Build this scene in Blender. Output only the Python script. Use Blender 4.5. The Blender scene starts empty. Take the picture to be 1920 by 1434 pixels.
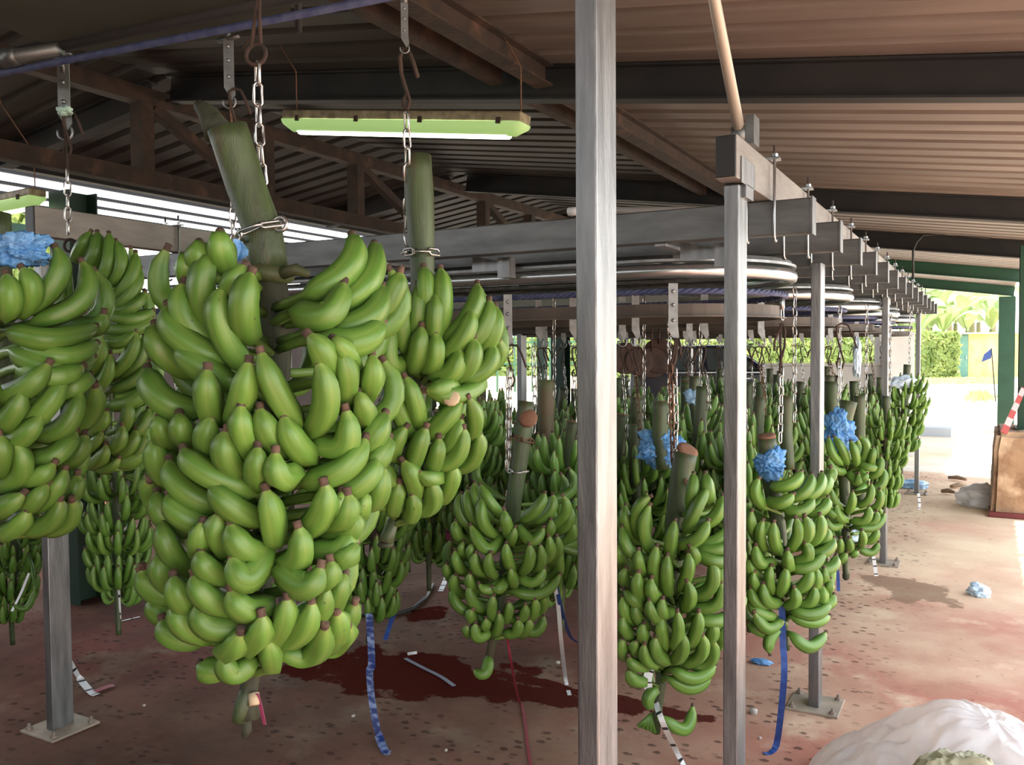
import bpy, bmesh, math, random
from mathutils import Vector, Matrix, noise
C = bpy.context.scene
R_ = math.radians
# ---------------------------------------------------------------- camera
F = 1620.0
cam_d = bpy.data.cameras.new('camera'); cam = bpy.data.objects.new('camera', cam_d); C.collection.objects.link(cam)
cam_d.sensor_width = 36.0; cam_d.lens = 36.0*F/1920.0; cam_d.clip_start = 0.02; cam_d.clip_end = 400
CR = (Matrix.Rotation(R_(28.8), 3, 'Z') @ Matrix.Rotation(R_(90-2.16), 3, 'X') @ Matrix.Rotation(R_(-0.4), 3, 'Z'))
CO = Vector((0, 0, 1.6))
cam.matrix_world = Matrix.Translation(CO) @ CR.to_4x4()
C.camera = cam
# ---------------------------------------------------------------- world, sun, exposure
C.view_settings.view_transform = 'Standard'; C.view_settings.look = 'None'
C.view_settings.gamma = 1.0; C.view_settings.use_curve_mapping = False
C.view_settings.exposure = 1.97
w = bpy.data.worlds.new('sky'); C.world = w; w.use_nodes = True
wn = w.node_tree.nodes; wl = w.node_tree.links
bg = wn['Background']; bg.inputs[1].default_value = 1.25
tc = wn.new('ShaderNodeTexCoord'); sx = wn.new('ShaderNodeSeparateXYZ'); rp = wn.new('ShaderNodeValToRGB')
wl.new(tc.outputs['Generated'], sx.inputs[0]); wl.new(sx.outputs['Z'], rp.inputs[0]); wl.new(rp.outputs[0], bg.inputs[0])
rp.color_ramp.elements[0].position = 0.0; rp.color_ramp.elements[0].color = (1.0, 0.98, 0.93, 1)
rp.color_ramp.elements[1].position = 0.6; rp.color_ramp.elements[1].color = (0.76, 0.87, 1.0, 1)
sd = bpy.data.lights.new('sun', 'SUN'); sd.energy = 4.2; sd.angle = R_(1.2); sd.color = (1.0, 0.95, 0.86)
sun = bpy.data.objects.new('sun', sd); C.collection.objects.link(sun)
SUN_AZ, SUN_EL = 30, 70
sv = Vector((math.cos(R_(SUN_AZ))*math.cos(R_(SUN_EL)), math.sin(R_(SUN_AZ))*math.cos(R_(SUN_EL)), math.sin(R_(SUN_EL))))
sun.rotation_euler = sv.to_track_quat('Z', 'Y').to_euler(); sun.location = (6, 6, 12)

# ---------------------------------------------------------------- placing helpers (read a point of the photo back into the place)
def ray(px, py): return CR @ Vector(((px-960)/F, (717-py)/F, -1.0))
def at(px, py, d): return CO + ray(px, py)*d
def onz(px, py, z):
    r = ray(px, py); return CO + r*((z-CO.z)/r.z)
def ony(px, py, y):
    r = ray(px, py); return CO + r*((y-CO.y)/r.y)
def onx(px, py, x):
    r = ray(px, py); return CO + r*((x-CO.x)/r.x)

# ---------------------------------------------------------------- materials
MATS = {}
def mat(name, col, rough=0.6, metal=0.0, col2=None, scale=8.0, bump=0.0, bscale=None, stretch=(1,1,1), trans=0.0, alpha=1.0, emit=None, estr=0.0, spec=0.5, contrast=(0.35,0.65), detail=5.0, rvar=0.0, transl=0.0, col3=None, scale3=2.0, thr3=(0.55,0.6)):
    if name in MATS: return MATS[name]
    m = bpy.data.materials.new(name); m.use_nodes = True; MATS[name] = m
    n = m.node_tree.nodes; l = m.node_tree.links; b = n['Principled BSDF']
    def c4(c): return (c[0], c[1], c[2], 1)
    b.inputs['Base Color'].default_value = c4(col); b.inputs['Roughness'].default_value = rough
    b.inputs['Metallic'].default_value = metal; b.inputs['Specular IOR Level'].default_value = spec
    if trans: b.inputs['Transmission Weight'].default_value = trans
    if alpha < 1: b.inputs['Alpha'].default_value = alpha
    if emit: b.inputs['Emission Color'].default_value = c4(emit); b.inputs['Emission Strength'].default_value = estr
    cout = None
    if col2 or bump:
        t = n.new('ShaderNodeTexCoord'); mp = n.new('ShaderNodeMapping'); mp.inputs['Scale'].default_value = stretch
        l.new(t.outputs['Object'], mp.inputs[0])
    if col2:
        ns = n.new('ShaderNodeTexNoise'); ns.inputs['Scale'].default_value = scale; ns.inputs['Detail'].default_value = detail
        l.new(mp.outputs[0], ns.inputs['Vector'])
        cr = n.new('ShaderNodeValToRGB'); l.new(ns.outputs['Fac'], cr.inputs[0])
        cr.color_ramp.elements[0].position = contrast[0]; cr.color_ramp.elements[0].color = c4(col)
        cr.color_ramp.elements[1].position = contrast[1]; cr.color_ramp.elements[1].color = c4(col2)
        cout = cr.outputs[0]
        if col3:
            n3 = n.new('ShaderNodeTexNoise'); n3.inputs['Scale'].default_value = scale3; n3.inputs['Detail'].default_value = 6
            l.new(mp.outputs[0], n3.inputs['Vector'])
            mr = n.new('ShaderNodeMapRange'); mr.inputs[1].default_value = thr3[0]; mr.inputs[2].default_value = thr3[1]
            l.new(n3.outputs['Fac'], mr.inputs[0])
            mx = n.new('ShaderNodeMix'); mx.data_type = 'RGBA'; l.new(mr.outputs[0], mx.inputs[0]); l.new(cout, mx.inputs[6]); mx.inputs[7].default_value = c4(col3)
            cout = mx.outputs[2]
        l.new(cout, b.inputs['Base Color'])
        if rvar:
            m2 = n.new('ShaderNodeMapRange'); m2.inputs[3].default_value = rough-rvar; m2.inputs[4].default_value = rough+rvar
            l.new(ns.outputs['Fac'], m2.inputs[0]); l.new(m2.outputs[0], b.inputs['Roughness'])
    if bump:
        nb = n.new('ShaderNodeTexNoise'); nb.inputs['Scale'].default_value = bscale or scale*3; nb.inputs['Detail'].default_value = 4
        l.new(mp.outputs[0], nb.inputs['Vector'])
        bp = n.new('ShaderNodeBump'); bp.inputs['Strength'].default_value = bump; bp.inputs['Distance'].default_value = 0.01
        l.new(nb.outputs['Fac'], bp.inputs['Height']); l.new(bp.outputs[0], b.inputs['Normal'])
    if transl:
        out = n['Material Output']; tl = n.new('ShaderNodeBsdfTranslucent'); ms = n.new('ShaderNodeMixShader'); ms.inputs[0].default_value = transl
        tl.inputs[0].default_value = c4(col)
        if cout: l.new(cout, tl.inputs[0])
        l.new(b.outputs[0], ms.inputs[1]); l.new(tl.outputs[0], ms.inputs[2]); l.new(ms.outputs[0], out.inputs[0])
    return m

galv = mat('galvanised', (0.165,0.173,0.18), 0.42, 0.85, (0.27,0.28,0.29), 6, 0.15, 40, (5,5,0.7), rvar=0.1, col3=(0.16,0.15,0.145), scale3=1.6, thr3=(0.6,0.75))
galvd = mat('galvanised_dull', (0.105,0.11,0.112), 0.45, 0.8, (0.165,0.17,0.17), 5, 0.1, 30, (1,4,4))
bracketm = mat('bracket_zinc', (0.15,0.155,0.155), 0.5, 0.7, (0.21,0.215,0.215), 30)
tanbeam = mat('dusty_galvanised', (0.155,0.140,0.130), 0.5, 0.35, (0.22,0.205,0.19), 5, 0.1, 30, (4,1,4))
bright = mat('bright_zinc', (0.40,0.42,0.43), 0.27, 0.9)
chainm = mat('chain_steel', (0.6,0.6,0.6), 0.28, 0.95, (0.42,0.40,0.38), 30)
rustchain = mat('rusty_chain', (0.10,0.055,0.035), 0.75, 0.4, (0.20,0.10,0.06), 40)
rust = mat('rusty_iron', (0.021,0.013,0.010), 0.85, 0.1, (0.046,0.024,0.016), 9, 0.4, 40, col3=(0.085,0.042,0.026), scale3=5, thr3=(0.58,0.7))
darksteel = mat('dark_painted_steel', (0.011,0.011,0.013), 0.7, 0.0, (0.018,0.016,0.016), 4, spec=0.3)
greensteel = mat('green_painted_steel', (0.006,0.034,0.017), 0.5, 0.0, (0.009,0.046,0.023), 3, spec=0.35)
blackp = mat('black_plastic', (0.008,0.008,0.009), 0.5)
roofm = mat('roof_sheet', (0.155,0.122,0.106), 0.62, 0.15, (0.118,0.092,0.079), 3, 0.1, 60, (0.4,3,1), col3=(0.185,0.147,0.126), scale3=1.2, thr3=(0.5,0.7))
roof2m = mat('fibreglass_sheet', (0.66,0.71,0.78), 0.5, 0.0, (0.50,0.52,0.56), 2, transl=0.7)
roofshade = mat('old_shaded_roof_sheet', (0.031,0.023,0.019), 0.7, 0.1, (0.020,0.015,0.012), 3, 0.1, 60, (0.4,3,1))  # older left-hand sheets, colour darkened further to carry the shade there
darkgreen = mat('old_green_paint', (0.006,0.028,0.016), 0.6)
conc = mat('concrete_block', (0.33,0.21,0.125), 0.9, 0.0, (0.22,0.13,0.075), 7, 0.6, 30, col3=(0.50,0.36,0.24), scale3=4, thr3=(0.5,0.65))
redpaint = mat('red_floor_paint', (0.14,0.02,0.02), 0.6)
blueplas = mat('blue_plastic_film', (0.10,0.33,0.72), 0.3, 0.0, (0.26,0.52,0.85), 30, 1.0, 45, transl=0.3)
clearplas = mat('clear_plastic_film', (0.90,0.90,0.90), 0.22, 0.0, (0.76,0.76,0.77), 6, 0.5, 25, transl=0.45, alpha=0.88)
oliveplas = mat('stained_plastic_film', (0.42,0.38,0.22), 0.3, 0.0, (0.60,0.57,0.42), 9, 0.5, 30, transl=0.3)
blueribbon = mat('blue_ribbon', (0.018,0.05,0.22), 0.5, 0.0, (0.035,0.09,0.33), 30)
streakribbon = mat('blue_white_ribbon', (0.015,0.035,0.17), 0.5, 0.0, (0.25,0.33,0.55), 22, stretch=(1,1,2.5), contrast=(0.45,0.62))
bluerope = mat('blue_rope', (0.022,0.030,0.085), 0.7, 0.0, (0.05,0.06,0.12), 30)
whiteribbon = mat('white_ribbon', (0.75,0.75,0.76), 0.5)
blackprint = mat('black_print', (0.02,0.02,0.02), 0.6)
redribbon = mat('red_ribbon', (0.26,0.02,0.04), 0.5)
pinkribbon = mat('pink_ribbon', (0.25,0.04,0.10), 0.5)
woodm = mat('driftwood', (0.35,0.25,0.16), 0.9, 0.0, (0.22,0.15,0.1), 10)
brownpan = mat('rusted_brown_metal', (0.035,0.017,0.013), 0.7, 0.2, (0.07,0.032,0.022), 8)
stoneM = mat('pale_stone', (0.55,0.50,0.45), 0.9, 0.0, (0.4,0.36,0.33), 20)
tipm = mat('banana_tip', (0.13,0.075,0.05), 0.9, 0.0, (0.05,0.03,0.022), 60)
stemm = mat('stem_green', (0.050,0.082,0.023), 0.5, 0.0, (0.030,0.040,0.017), 7, 0.25, 60, (6,6,0.9), contrast=(0.3,0.7), col3=(0.060,0.040,0.024), scale3=2.5, thr3=(0.55,0.72))
stemdark = mat('stem_brown', (0.020,0.021,0.011), 0.75, 0.0, (0.036,0.042,0.018), 9, 0.2, 50, (6,6,1))
cutm = mat('stem_cut_end', (0.19,0.085,0.045), 0.85, 0.0, (0.16,0.08,0.05), 40)
palecut = mat('pale_cut_end', (0.45,0.34,0.22), 0.8)

def banana_mat(name, c1, c2, c3):
    m = bpy.data.materials.new(name); m.use_nodes = True
    n = m.node_tree.nodes; l = m.node_tree.links; b = n['Principled BSDF']
    b.inputs['Roughness'].default_value = 0.42; b.inputs['Specular IOR Level'].default_value = 0.42
    b.inputs['Subsurface Weight'].default_value = 0.0
    t = n.new('ShaderNodeTexCoord'); ns = n.new('ShaderNodeTexNoise'); ns.inputs['Scale'].default_value = 9; ns.inputs['Detail'].default_value = 4
    l.new(t.outputs['Object'], ns.inputs['Vector'])
    cr = n.new('ShaderNodeValToRGB'); l.new(ns.outputs['Fac'], cr.inputs[0])
    cr.color_ramp.elements[0].position = 0.3; cr.color_ramp.elements[0].color = (*c1, 1)
    cr.color_ramp.elements[1].position = 0.7; cr.color_ramp.elements[1].color = (*c2, 1)
    # yellower ridges and ends, kept in a mesh attribute of the skin itself
    a = n.new('ShaderNodeAttribute'); a.attribute_name = 'ripe'
    mx = n.new('ShaderNodeMix'); mx.data_type = 'RGBA'; l.new(a.outputs['Fac'], mx.inputs[0]); l.new(cr.outputs[0], mx.inputs[6]); mx.inputs[7].default_value = (*c3, 1)
    # little brown freckles
    vz = n.new('ShaderNodeTexNoise'); vz.inputs['Scale'].default_value = 75; vz.inputs['Detail'].default_value = 2
    l.new(t.outputs['Object'], vz.inputs['Vector'])
    mr = n.new('ShaderNodeMapRange'); mr.inputs[1].default_value = 0.74; mr.inputs[2].default_value = 0.78; mr.inputs[4].default_value = 0.8; l.new(vz.outputs['Fac'], mr.inputs[0])
    m2 = n.new('ShaderNodeMix'); m2.data_type = 'RGBA'; l.new(mr.outputs[0], m2.inputs[0]); l.new(mx.outputs[2], m2.inputs[6]); m2.inputs[7].default_value = (0.05,0.05,0.02,1)
    oi = n.new('ShaderNodeObjectInfo'); hs = n.new('ShaderNodeHueSaturation')
    mv = n.new('ShaderNodeMapRange'); mv.inputs[3].default_value = 0.86; mv.inputs[4].default_value = 1.14; l.new(oi.outputs['Random'], mv.inputs[0]); l.new(mv.outputs[0], hs.inputs['Value'])
    l.new(m2.outputs[2], hs.inputs['Color']); l.new(hs.outputs[0], b.inputs['Base Color'])
    return m
skin = banana_mat('banana_skin', (0.064,0.155,0.022), (0.096,0.205,0.030), (0.210,0.290,0.066))

# ---------------------------------------------------------------- mesh builder
class MB:
    def __init__(s): s.v = []; s.f = []; s.m = []; s.sm = []; s.at = []
    def add(s, vs, fs, mi=0, smooth=False, ripe=None):
        o = len(s.v); s.v += [tuple(v) for v in vs]; s.f += [tuple(i+o for i in f) for f in fs]
        s.m += [mi]*len(fs) if isinstance(mi, int) else list(mi); s.sm += [smooth]*len(fs)
        s.at += ripe if ripe else [0.0]*len(vs)
    def box(s, lo, hi, mi=0, M=None):
        x0,y0,z0 = lo; x1,y1,z1 = hi
        vs = [Vector(p) for p in [(x0,y0,z0),(x1,y0,z0),(x1,y1,z0),(x0,y1,z0),(x0,y0,z1),(x1,y0,z1),(x1,y1,z1),(x0,y1,z1)]]
        if M: vs = [M @ v for v in vs]
        s.add(vs, [(0,3,2,1),(4,5,6,7),(0,1,5,4),(1,2,6,5),(2,3,7,6),(3,0,4,7)], mi)
    def beam(s, p, q, wd, h, mi=0, up=(0,0,1)):
        p = Vector(p); q = Vector(q); d = (q-p).normalized(); sd_ = d.cross(Vector(up)).normalized(); u = sd_.cross(d)
        vs = []
        for c in (p, q):
            for a, b in ((-1,-1),(1,-1),(1,1),(-1,1)): vs.append(c + sd_*a*wd/2 + u*b*h/2)
        s.add(vs, [(0,1,2,3),(7,6,5,4),(0,4,5,1),(1,5,6,2),(2,6,7,3),(3,7,4,0)], mi)
    def tube(s, pts, r, n=8, mi=0, closed=False, caps=True, smooth=True, capmi=None):
        pts = [Vector(p) for p in pts]; N = len(pts)
        rs = r if isinstance(r, (list, tuple)) else [r]*N
        vs = []; fs = []; nrm = None
        for i in range(N):
            if closed: t = pts[(i+1)%N]-pts[i-1]
            else: t = pts[min(i+1,N-1)]-pts[max(i-1,0)]
            t = t.normalized() if t.length > 1e-9 else Vector((0,0,1))
            if nrm is None:
                a = Vector((0,0,1)) if abs(t.z) < 0.9 else Vector((1,0,0)); nrm = t.cross(a).normalized()
            else:
                nrm = (nrm - t*nrm.dot(t)); nrm = nrm.normalized() if nrm.length > 1e-6 else t.orthogonal().normalized()
            b = t.cross(nrm)
            for k in range(n):
                a = 2*math.pi*k/n; vs.append(pts[i] + (nrm*math.cos(a)+b*math.sin(a))*rs[i])
        for i in range(N if closed else N-1):
            j = (i+1)%N
            for k in range(n): fs.append((i*n+k, i*n+(k+1)%n, j*n+(k+1)%n, j*n+k))
        mm = [mi]*len(fs)
        if caps and not closed:
            fs.append(tuple(range(n-1,-1,-1))); fs.append(tuple((N-1)*n+k for k in range(n)))
            mm += [capmi if capmi is not None else mi]*2
        s.add(vs, fs, mm, smooth)
    def lathe(s, c, prof, n=24, mi=0, axis=(0,0,1), smooth=True):
        q = Vector((0,0,1)).rotation_difference(Vector(axis)); vs = []; fs = []
        for (r, z) in prof:
            for k in range(n):
                a = 2*math.pi*k/n; vs.append(Vector(c) + q @ Vector((r*math.cos(a), r*math.sin(a), z)))
        for i in range(len(prof)-1):
            for k in range(n): fs.append((i*n+k, i*n+(k+1)%n, (i+1)*n+(k+1)%n, (i+1)*n+k))
        fs.append(tuple(range(n-1,-1,-1))); fs.append(tuple((len(prof)-1)*n+k for k in range(n)))
        s.add(vs, fs, mi, smooth)
    def mesh(s, name, mats):
        me = bpy.data.meshes.new(name); me.from_pydata(s.v, [], s.f)
        for m in (mats if isinstance(mats, (list, tuple)) else [mats]): me.materials.append(m)
        me.polygons.foreach_set('material_index', s.m); me.polygons.foreach_set('use_smooth', s.sm)
        if any(s.at):
            a = me.attributes.new('ripe', 'FLOAT', 'POINT'); a.data.foreach_set('value', s.at)
        me.update(); return me
    def build(s, name, mats, parent=None, origin=None, bevel=0):
        """Link as one object; origin puts the object's own origin at a world point."""
        o3 = Vector(origin) if origin is not None else None
        base = WORLD.get(parent, Vector((0,0,0))) if parent else Vector((0,0,0))
        off = o3 if o3 is not None else base
        s.v = [tuple(Vector(v)-off) for v in s.v]
        o = bpy.data.objects.new(name, s.mesh(name, mats)); C.collection.objects.link(o)
        o.location = off - base
        if parent: o.parent = parent
        WORLD[o] = off
        if bevel:
            b = o.modifiers.new('bevel', 'BEVEL'); b.width = bevel; b.segments = 2; b.limit_method = 'ANGLE'
        return o
WORLD = {}
def thing(name, label, cat, loc, group=None):
    o = bpy.data.objects.new(name, None); C.collection.objects.link(o); o.location = loc; o.empty_display_size = 0.05
    WORLD[o] = Vector(loc); tag(o, label, cat, group); return o
def tag(o, label, cat, group=None, kind=None):
    o['label'] = label; o['category'] = cat
    if group: o['group'] = group
    if kind: o['kind'] = kind
    return o
def struct(o, label=None, cat=None):
    o['kind'] = 'structure'
    if label: o['label'] = label
    if cat: o['category'] = cat
    return o
def lerp_tab(tab, y):
    if y <= tab[0][0]: return tab[0][1]
    for (a, va), (b, vb) in zip(tab, tab[1:]):
        if y <= b: return va + (vb-va)*(y-a)/(b-a)
    return tab[-1][1]
# ================================================================ THE SHED
EAVE_X, EAVE_Z, PITCH = 0.45, 2.78, 0.14
def roof_z(x): return EAVE_Z + PITCH*(0.3-x) if x > -5.1 else EAVE_Z + PITCH*5.4 - 0.14*(-5.1-x)
# floor: red oxide concrete slab with stains, drips and a wet patch
def floor_material():
    m = bpy.data.materials.new('red_oxide_concrete'); m.use_nodes = True; n = m.node_tree.nodes; l = m.node_tree.links; b = n['Principled BSDF']
    t = n.new('ShaderNodeTexCoord')
    def nz(sc, det=6, st=None, rough=0.6):
        q = n.new('ShaderNodeTexNoise'); q.inputs['Scale'].default_value = sc; q.inputs['Detail'].default_value = det; q.inputs['Roughness'].default_value = rough
        if st:
            mp = n.new('ShaderNodeMapping'); mp.inputs['Scale'].default_value = st; l.new(t.outputs['Object'], mp.inputs[0]); l.new(mp.outputs[0], q.inputs['Vector'])
        else: l.new(t.outputs['Object'], q.inputs['Vector'])
        return q.outputs['Fac']
    def rng(s_, a, b_, c=0.0, d=1.0):
        q = n.new('ShaderNodeMapRange'); q.inputs[1].default_value = a; q.inputs[2].default_value = b_; q.inputs[3].default_value = c; q.inputs[4].default_value = d; l.new(s_, q.inputs[0]); return q.outputs[0]
    def mix(f_, a, b_):
        q = n.new('ShaderNodeMix'); q.data_type = 'RGBA'
        if isinstance(f_, float): q.inputs[0].default_value = f_
        else: l.new(f_, q.inputs[0])
        for i, c in ((6, a), (7, b_)):
            if isinstance(c, tuple): q.inputs[i].default_value = (*c, 1)
            else: l.new(c, q.inputs[i])
        return q.outputs[2]
    def mth(op, a, b_=0.0):
        q = n.new('ShaderNodeMath'); q.operation = op
        for i, c in ((0, a), (1, b_)):
            if isinstance(c, (int, float)): q.inputs[i].default_value = c
            else: l.new(c, q.inputs[i])
        return q.outputs[0]
    c = mix(rng(nz(1.3), 0.40, 0.62), (0.44,0.22,0.155), (0.56,0.35,0.25))
    c = mix(rng(nz(0.55, 8), 0.46, 0.62), c, (0.52,0.17,0.14))
    c = mix(rng(nz(2.2, 8), 0.55, 0.72), c, (0.70,0.54,0.38))
    # light from the open right side, painted in as a paler floor colour
    s = n.new('ShaderNodeSeparateXYZ'); l.new(t.outputs['Object'], s.inputs[0])
    side_light = mth('ADD', rng(s.outputs['Y'], 4.2, 8.0, 0.0, 0.75), rng(nz(1.0, 6), 0.35, 0.65, -0.3, 0.3))
    side_light = mth('MULTIPLY', mth('MAXIMUM', mth('MINIMUM', side_light, 0.85), 0.0), rng(s.outputs['X'], -2.4, -0.8))
    c = mix(side_light, c, (0.80,0.62,0.43))
    # grime under the rows, deepened leftward to paint in the shade there
    grime_shade = mth('MULTIPLY', rng(s.outputs['X'], -0.3, -2.2), rng(nz(0.9, 7), 0.3, 0.6, 0.6, 1.0))
    c = mix(mth('MULTIPLY', grime_shade, 0.90), c, (0.046,0.027,0.019))
    # latex drips: many little dark spots
    v = n.new('ShaderNodeTexVoronoi'); v.inputs['Scale'].default_value = 16; v.inputs['Randomness'].default_value = 1
    dm = n.new('ShaderNodeMapping'); dm.inputs['Rotation'].default_value = (0,0,R_(28)); dm.inputs['Scale'].default_value = (0.85,1.25,1)
    l.new(t.outputs['Object'], dm.inputs[0]); l.new(dm.outputs[0], v.inputs['Vector'])
    dots = rng(mth('ADD', v.outputs['Distance'], rng(nz(30, 2), 0.2, 0.8, -0.14, 0.14)), 0.30, 0.20)
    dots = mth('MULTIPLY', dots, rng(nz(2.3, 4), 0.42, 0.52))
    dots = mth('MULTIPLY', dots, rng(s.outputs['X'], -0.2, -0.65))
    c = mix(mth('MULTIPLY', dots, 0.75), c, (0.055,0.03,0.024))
    c = mix(mth('MULTIPLY', rng(nz(16, 5, None, 0.75), 0.60, 0.70), 0.55), c, (0.10,0.052,0.038))
    # the wet red patch and the damp brown patch (lie along the floor where water ran)
    def blob(cx, cy, rx, ry, ang, wob=0.55, sc=3.0):
        mp = n.new('ShaderNodeMapping'); mp.vector_type = 'TEXTURE'; mp.inputs['Location'].default_value = (cx, cy, 0); mp.inputs['Rotation'].default_value = (0,0,ang); mp.inputs['Scale'].default_value = (rx, ry, 1)
        l.new(t.outputs['Object'], mp.inputs[0]); ln = n.new('ShaderNodeVectorMath'); ln.operation = 'LENGTH'
        # flatten z
        cb = n.new('ShaderNodeVectorMath'); cb.operation = 'MULTIPLY'; cb.inputs[1].default_value = (1,1,0); l.new(mp.outputs[0], cb.inputs[0]); l.new(cb.outputs[0], ln.inputs[0])
        return rng(mth('ADD', ln.outputs['Value'], rng(nz(sc, 6), 0.3, 0.7, -wob, wob)), 1.05, 0.93)
    def along(x0, y0, x1, y1, wpx, wob=0.55, sc=3.0):
        a = onz(x0, y0, 0); b2 = onz(x1, y1, 0); mid = (a+b2)/2; d = b2-a
        return blob(mid.x, mid.y, d.length/2, wpx, math.atan2(d.y, d.x), wob, sc)
    wet = along(540, 1232, 1010, 1290, 0.26)
    wet = mth('MAXIMUM', wet, along(860, 1275, 1230, 1335, 0.11, 0.6, 4))
    wet = mth('MAXIMUM', wet, along(960, 1270, 1330, 1350, 0.05, 0.6, 5))
    wet = mth('MAXIMUM', wet, along(770, 1165, 830, 1140, 0.10, 0.5, 6))
    c = mix(mth('MULTIPLY', wet, 0.93), c, (0.070,0.013,0.010))
    damp = along(1640, 1108, 1760, 1100, 0.32, 0.5, 4)
    c = mix(mth('MULTIPLY', damp, 0.75), c, (0.22,0.14,0.09))
    l.new(c, b.inputs['Base Color'])
    ro = mth('SUBTRACT', rng(nz(3, 5), 0.3, 0.7, 0.7, 0.9), mth('MULTIPLY', wet, 0.15))
    l.new(ro, b.inputs['Roughness']); b.inputs['Specular IOR Level'].default_value = 0.06; l.new(mth('MULTIPLY', mth('SUBTRACT', 1.0, wet), 0.06), b.inputs['Specular IOR Level'])
    bp = n.new('ShaderNodeBump'); bp.inputs['Strength'].default_value = 0.25; bp.inputs['Distance'].default_value = 0.01; l.new(nz(22, 6), bp.inputs['Height']); l.new(bp.outputs[0], b.inputs['Normal'])
    return m
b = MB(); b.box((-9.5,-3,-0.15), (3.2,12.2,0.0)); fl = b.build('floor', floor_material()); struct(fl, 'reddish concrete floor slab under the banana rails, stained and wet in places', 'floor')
ground = mat('pale_dry_ground', (0.62,0.52,0.40), 0.95, 0.0, (0.72,0.66,0.56), 0.5, 0.3, 8, col3=(0.55,0.42,0.26), scale3=0.25, thr3=(0.5,0.62))
b = MB(); b.box((-90,-30,-0.5), (90,120,-0.06)); g = b.build('trim_1', ground); g.name = 'ground'; struct(g, 'sunlit pale dirt yard around the shed', 'ground')

# main roof: trapezoidal steel sheets, ribs running up the slope
def roof_mesh(xs, y0, y1, zf, pitch=0.25, depth=0.032, thick=0.004, layers=(0, 1)):
    prof = []; y = y0
    while y < y1:
        prof += [(y,0),(y+pitch*0.62,0),(y+pitch*0.70,depth),(y+pitch*0.92,depth)]; y += pitch
    prof.append((y,0)); b = MB(); n = len(prof)
    for s_ in layers:
        vs = []
        for x in xs:
            for (yy, zz) in prof: vs.append((x, yy, zf(x)+zz+(thick if s_ else 0)))
        fs = []
        for i in range(len(xs)-1):
            for k in range(n-1):
                q = (i*n+k, i*n+k+1, (i+1)*n+k+1, (i+1)*n+k); fs.append(q if s_ else q[::-1])
        b.add(vs, fs)
    return b
T = thing('metal_roof', 'low brown-grey corrugated metal roof over the hanging bananas', 'roof', (0,0,EAVE_Z)); T['kind'] = 'structure'; T.name = 'ceiling'
roof_mesh((1.10, 0.45), -3.0, 12.4, roof_z).build('roof_sheet', roofm, T)  # unseen eave strip, added to keep sun off the near floor
roof_mesh((0.45, -2.4), -3.0, 20.3, roof_z).build('roof_sheet', roofm, T)
roof_mesh((-2.4, -5.1), -3.0, 20.3, roof_z).build('roof_sheet', roofshade, T)
roof_mesh((-5.1, -7.0), -3.0, 20.3, roof_z).build('roof_sheet', roofshade, T)
# neighbouring translucent roof beyond the valley
def r2z(x): return 3.37 + 0.055*(-7.3-x)
T = thing('neighbouring_roof', 'bright translucent corrugated roof panels over dark battens seen at far left', 'roof', (-7.3,0,3.3)); T['kind'] = 'structure'
roof_mesh((-7.3, -12.4), -2.0, 24, r2z, 0.28, 0.03, layers=(0,)).build('roof_sheet', roof2m, T)
for k in range(6):
    x = -7.75 - k*0.85
    b = MB(); b.beam((x, -2, r2z(x)-0.022), (x, 24, r2z(x)-0.022), 0.05, 0.035); b.build('batten', darksteel, T)
for x in (-12.35,):
    b = MB(); b.beam((x,-2,r2z(x)-0.24), (x,24,r2z(x)-0.24), 0.08, 0.14); b.build('edge_beam', greensteel, T)
for y in (1.2, 7.0, 14.0):
    b = MB(); b.beam((-12.35,y,0), (-12.35,y,r2z(-12.35)-0.31), 0.12, 0.12, up=(1,0,0)); b.build('column', greensteel, T)

# I beams running across under the sheets
RB = [('near', 4.2), ('second', 8.1), ('third', 11.25), ('fourth', 15.2), ('far', 19.3)]
def ibeam(b, p, q, wd, h, t=0.012, mi=0):
    p = Vector(p); q = Vector(q); up = Vector((0,0,1))
    b.beam(p+up*(h/2-t/2), q+up*(h/2-t/2), wd, t, mi); b.beam(p-up*(h/2-t/2), q-up*(h/2-t/2), wd, t, mi); b.beam(p, q, t, h-2*t, mi)
for nm, y in [('behind', 0.3)] + RB:
    x1 = 1.10 if y < 11.3 else 0.45
    m_ = greensteel if y > 12 else darksteel
    h = 0.18 if y < 5 else 0.19
    T = thing('roof_beam', {'near':'nearest black steel roof beam, crossing above the fluorescent lamp','second':'second dark roof beam back, above the loops of the rails','third':'third dark roof beam back, carrying the thin black cable','fourth':'green roof beam just in front of the farthest one','far':'farthest green roof beam, at the open end over the banana plants','behind':'dark steel roof beam directly overhead'}[nm], 'beam', (-2.0,y,roof_z(-2)-0.1), 'steel beams across the roof')
    b = MB(); ibeam(b, (x1,y,roof_z(x1)-h/2-0.005), (-5.0,y,roof_z(-5.0)-h/2-0.005), 0.10, h); b.build('beam_section', m_, T)
    b = MB(); ibeam(b, (-5.2,y,roof_z(-5.2)-h/2-0.005), (-6.95,y,roof_z(-6.95)-h/2-0.005), 0.10, h); b.build('beam_section', darksteel, T)
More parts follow.
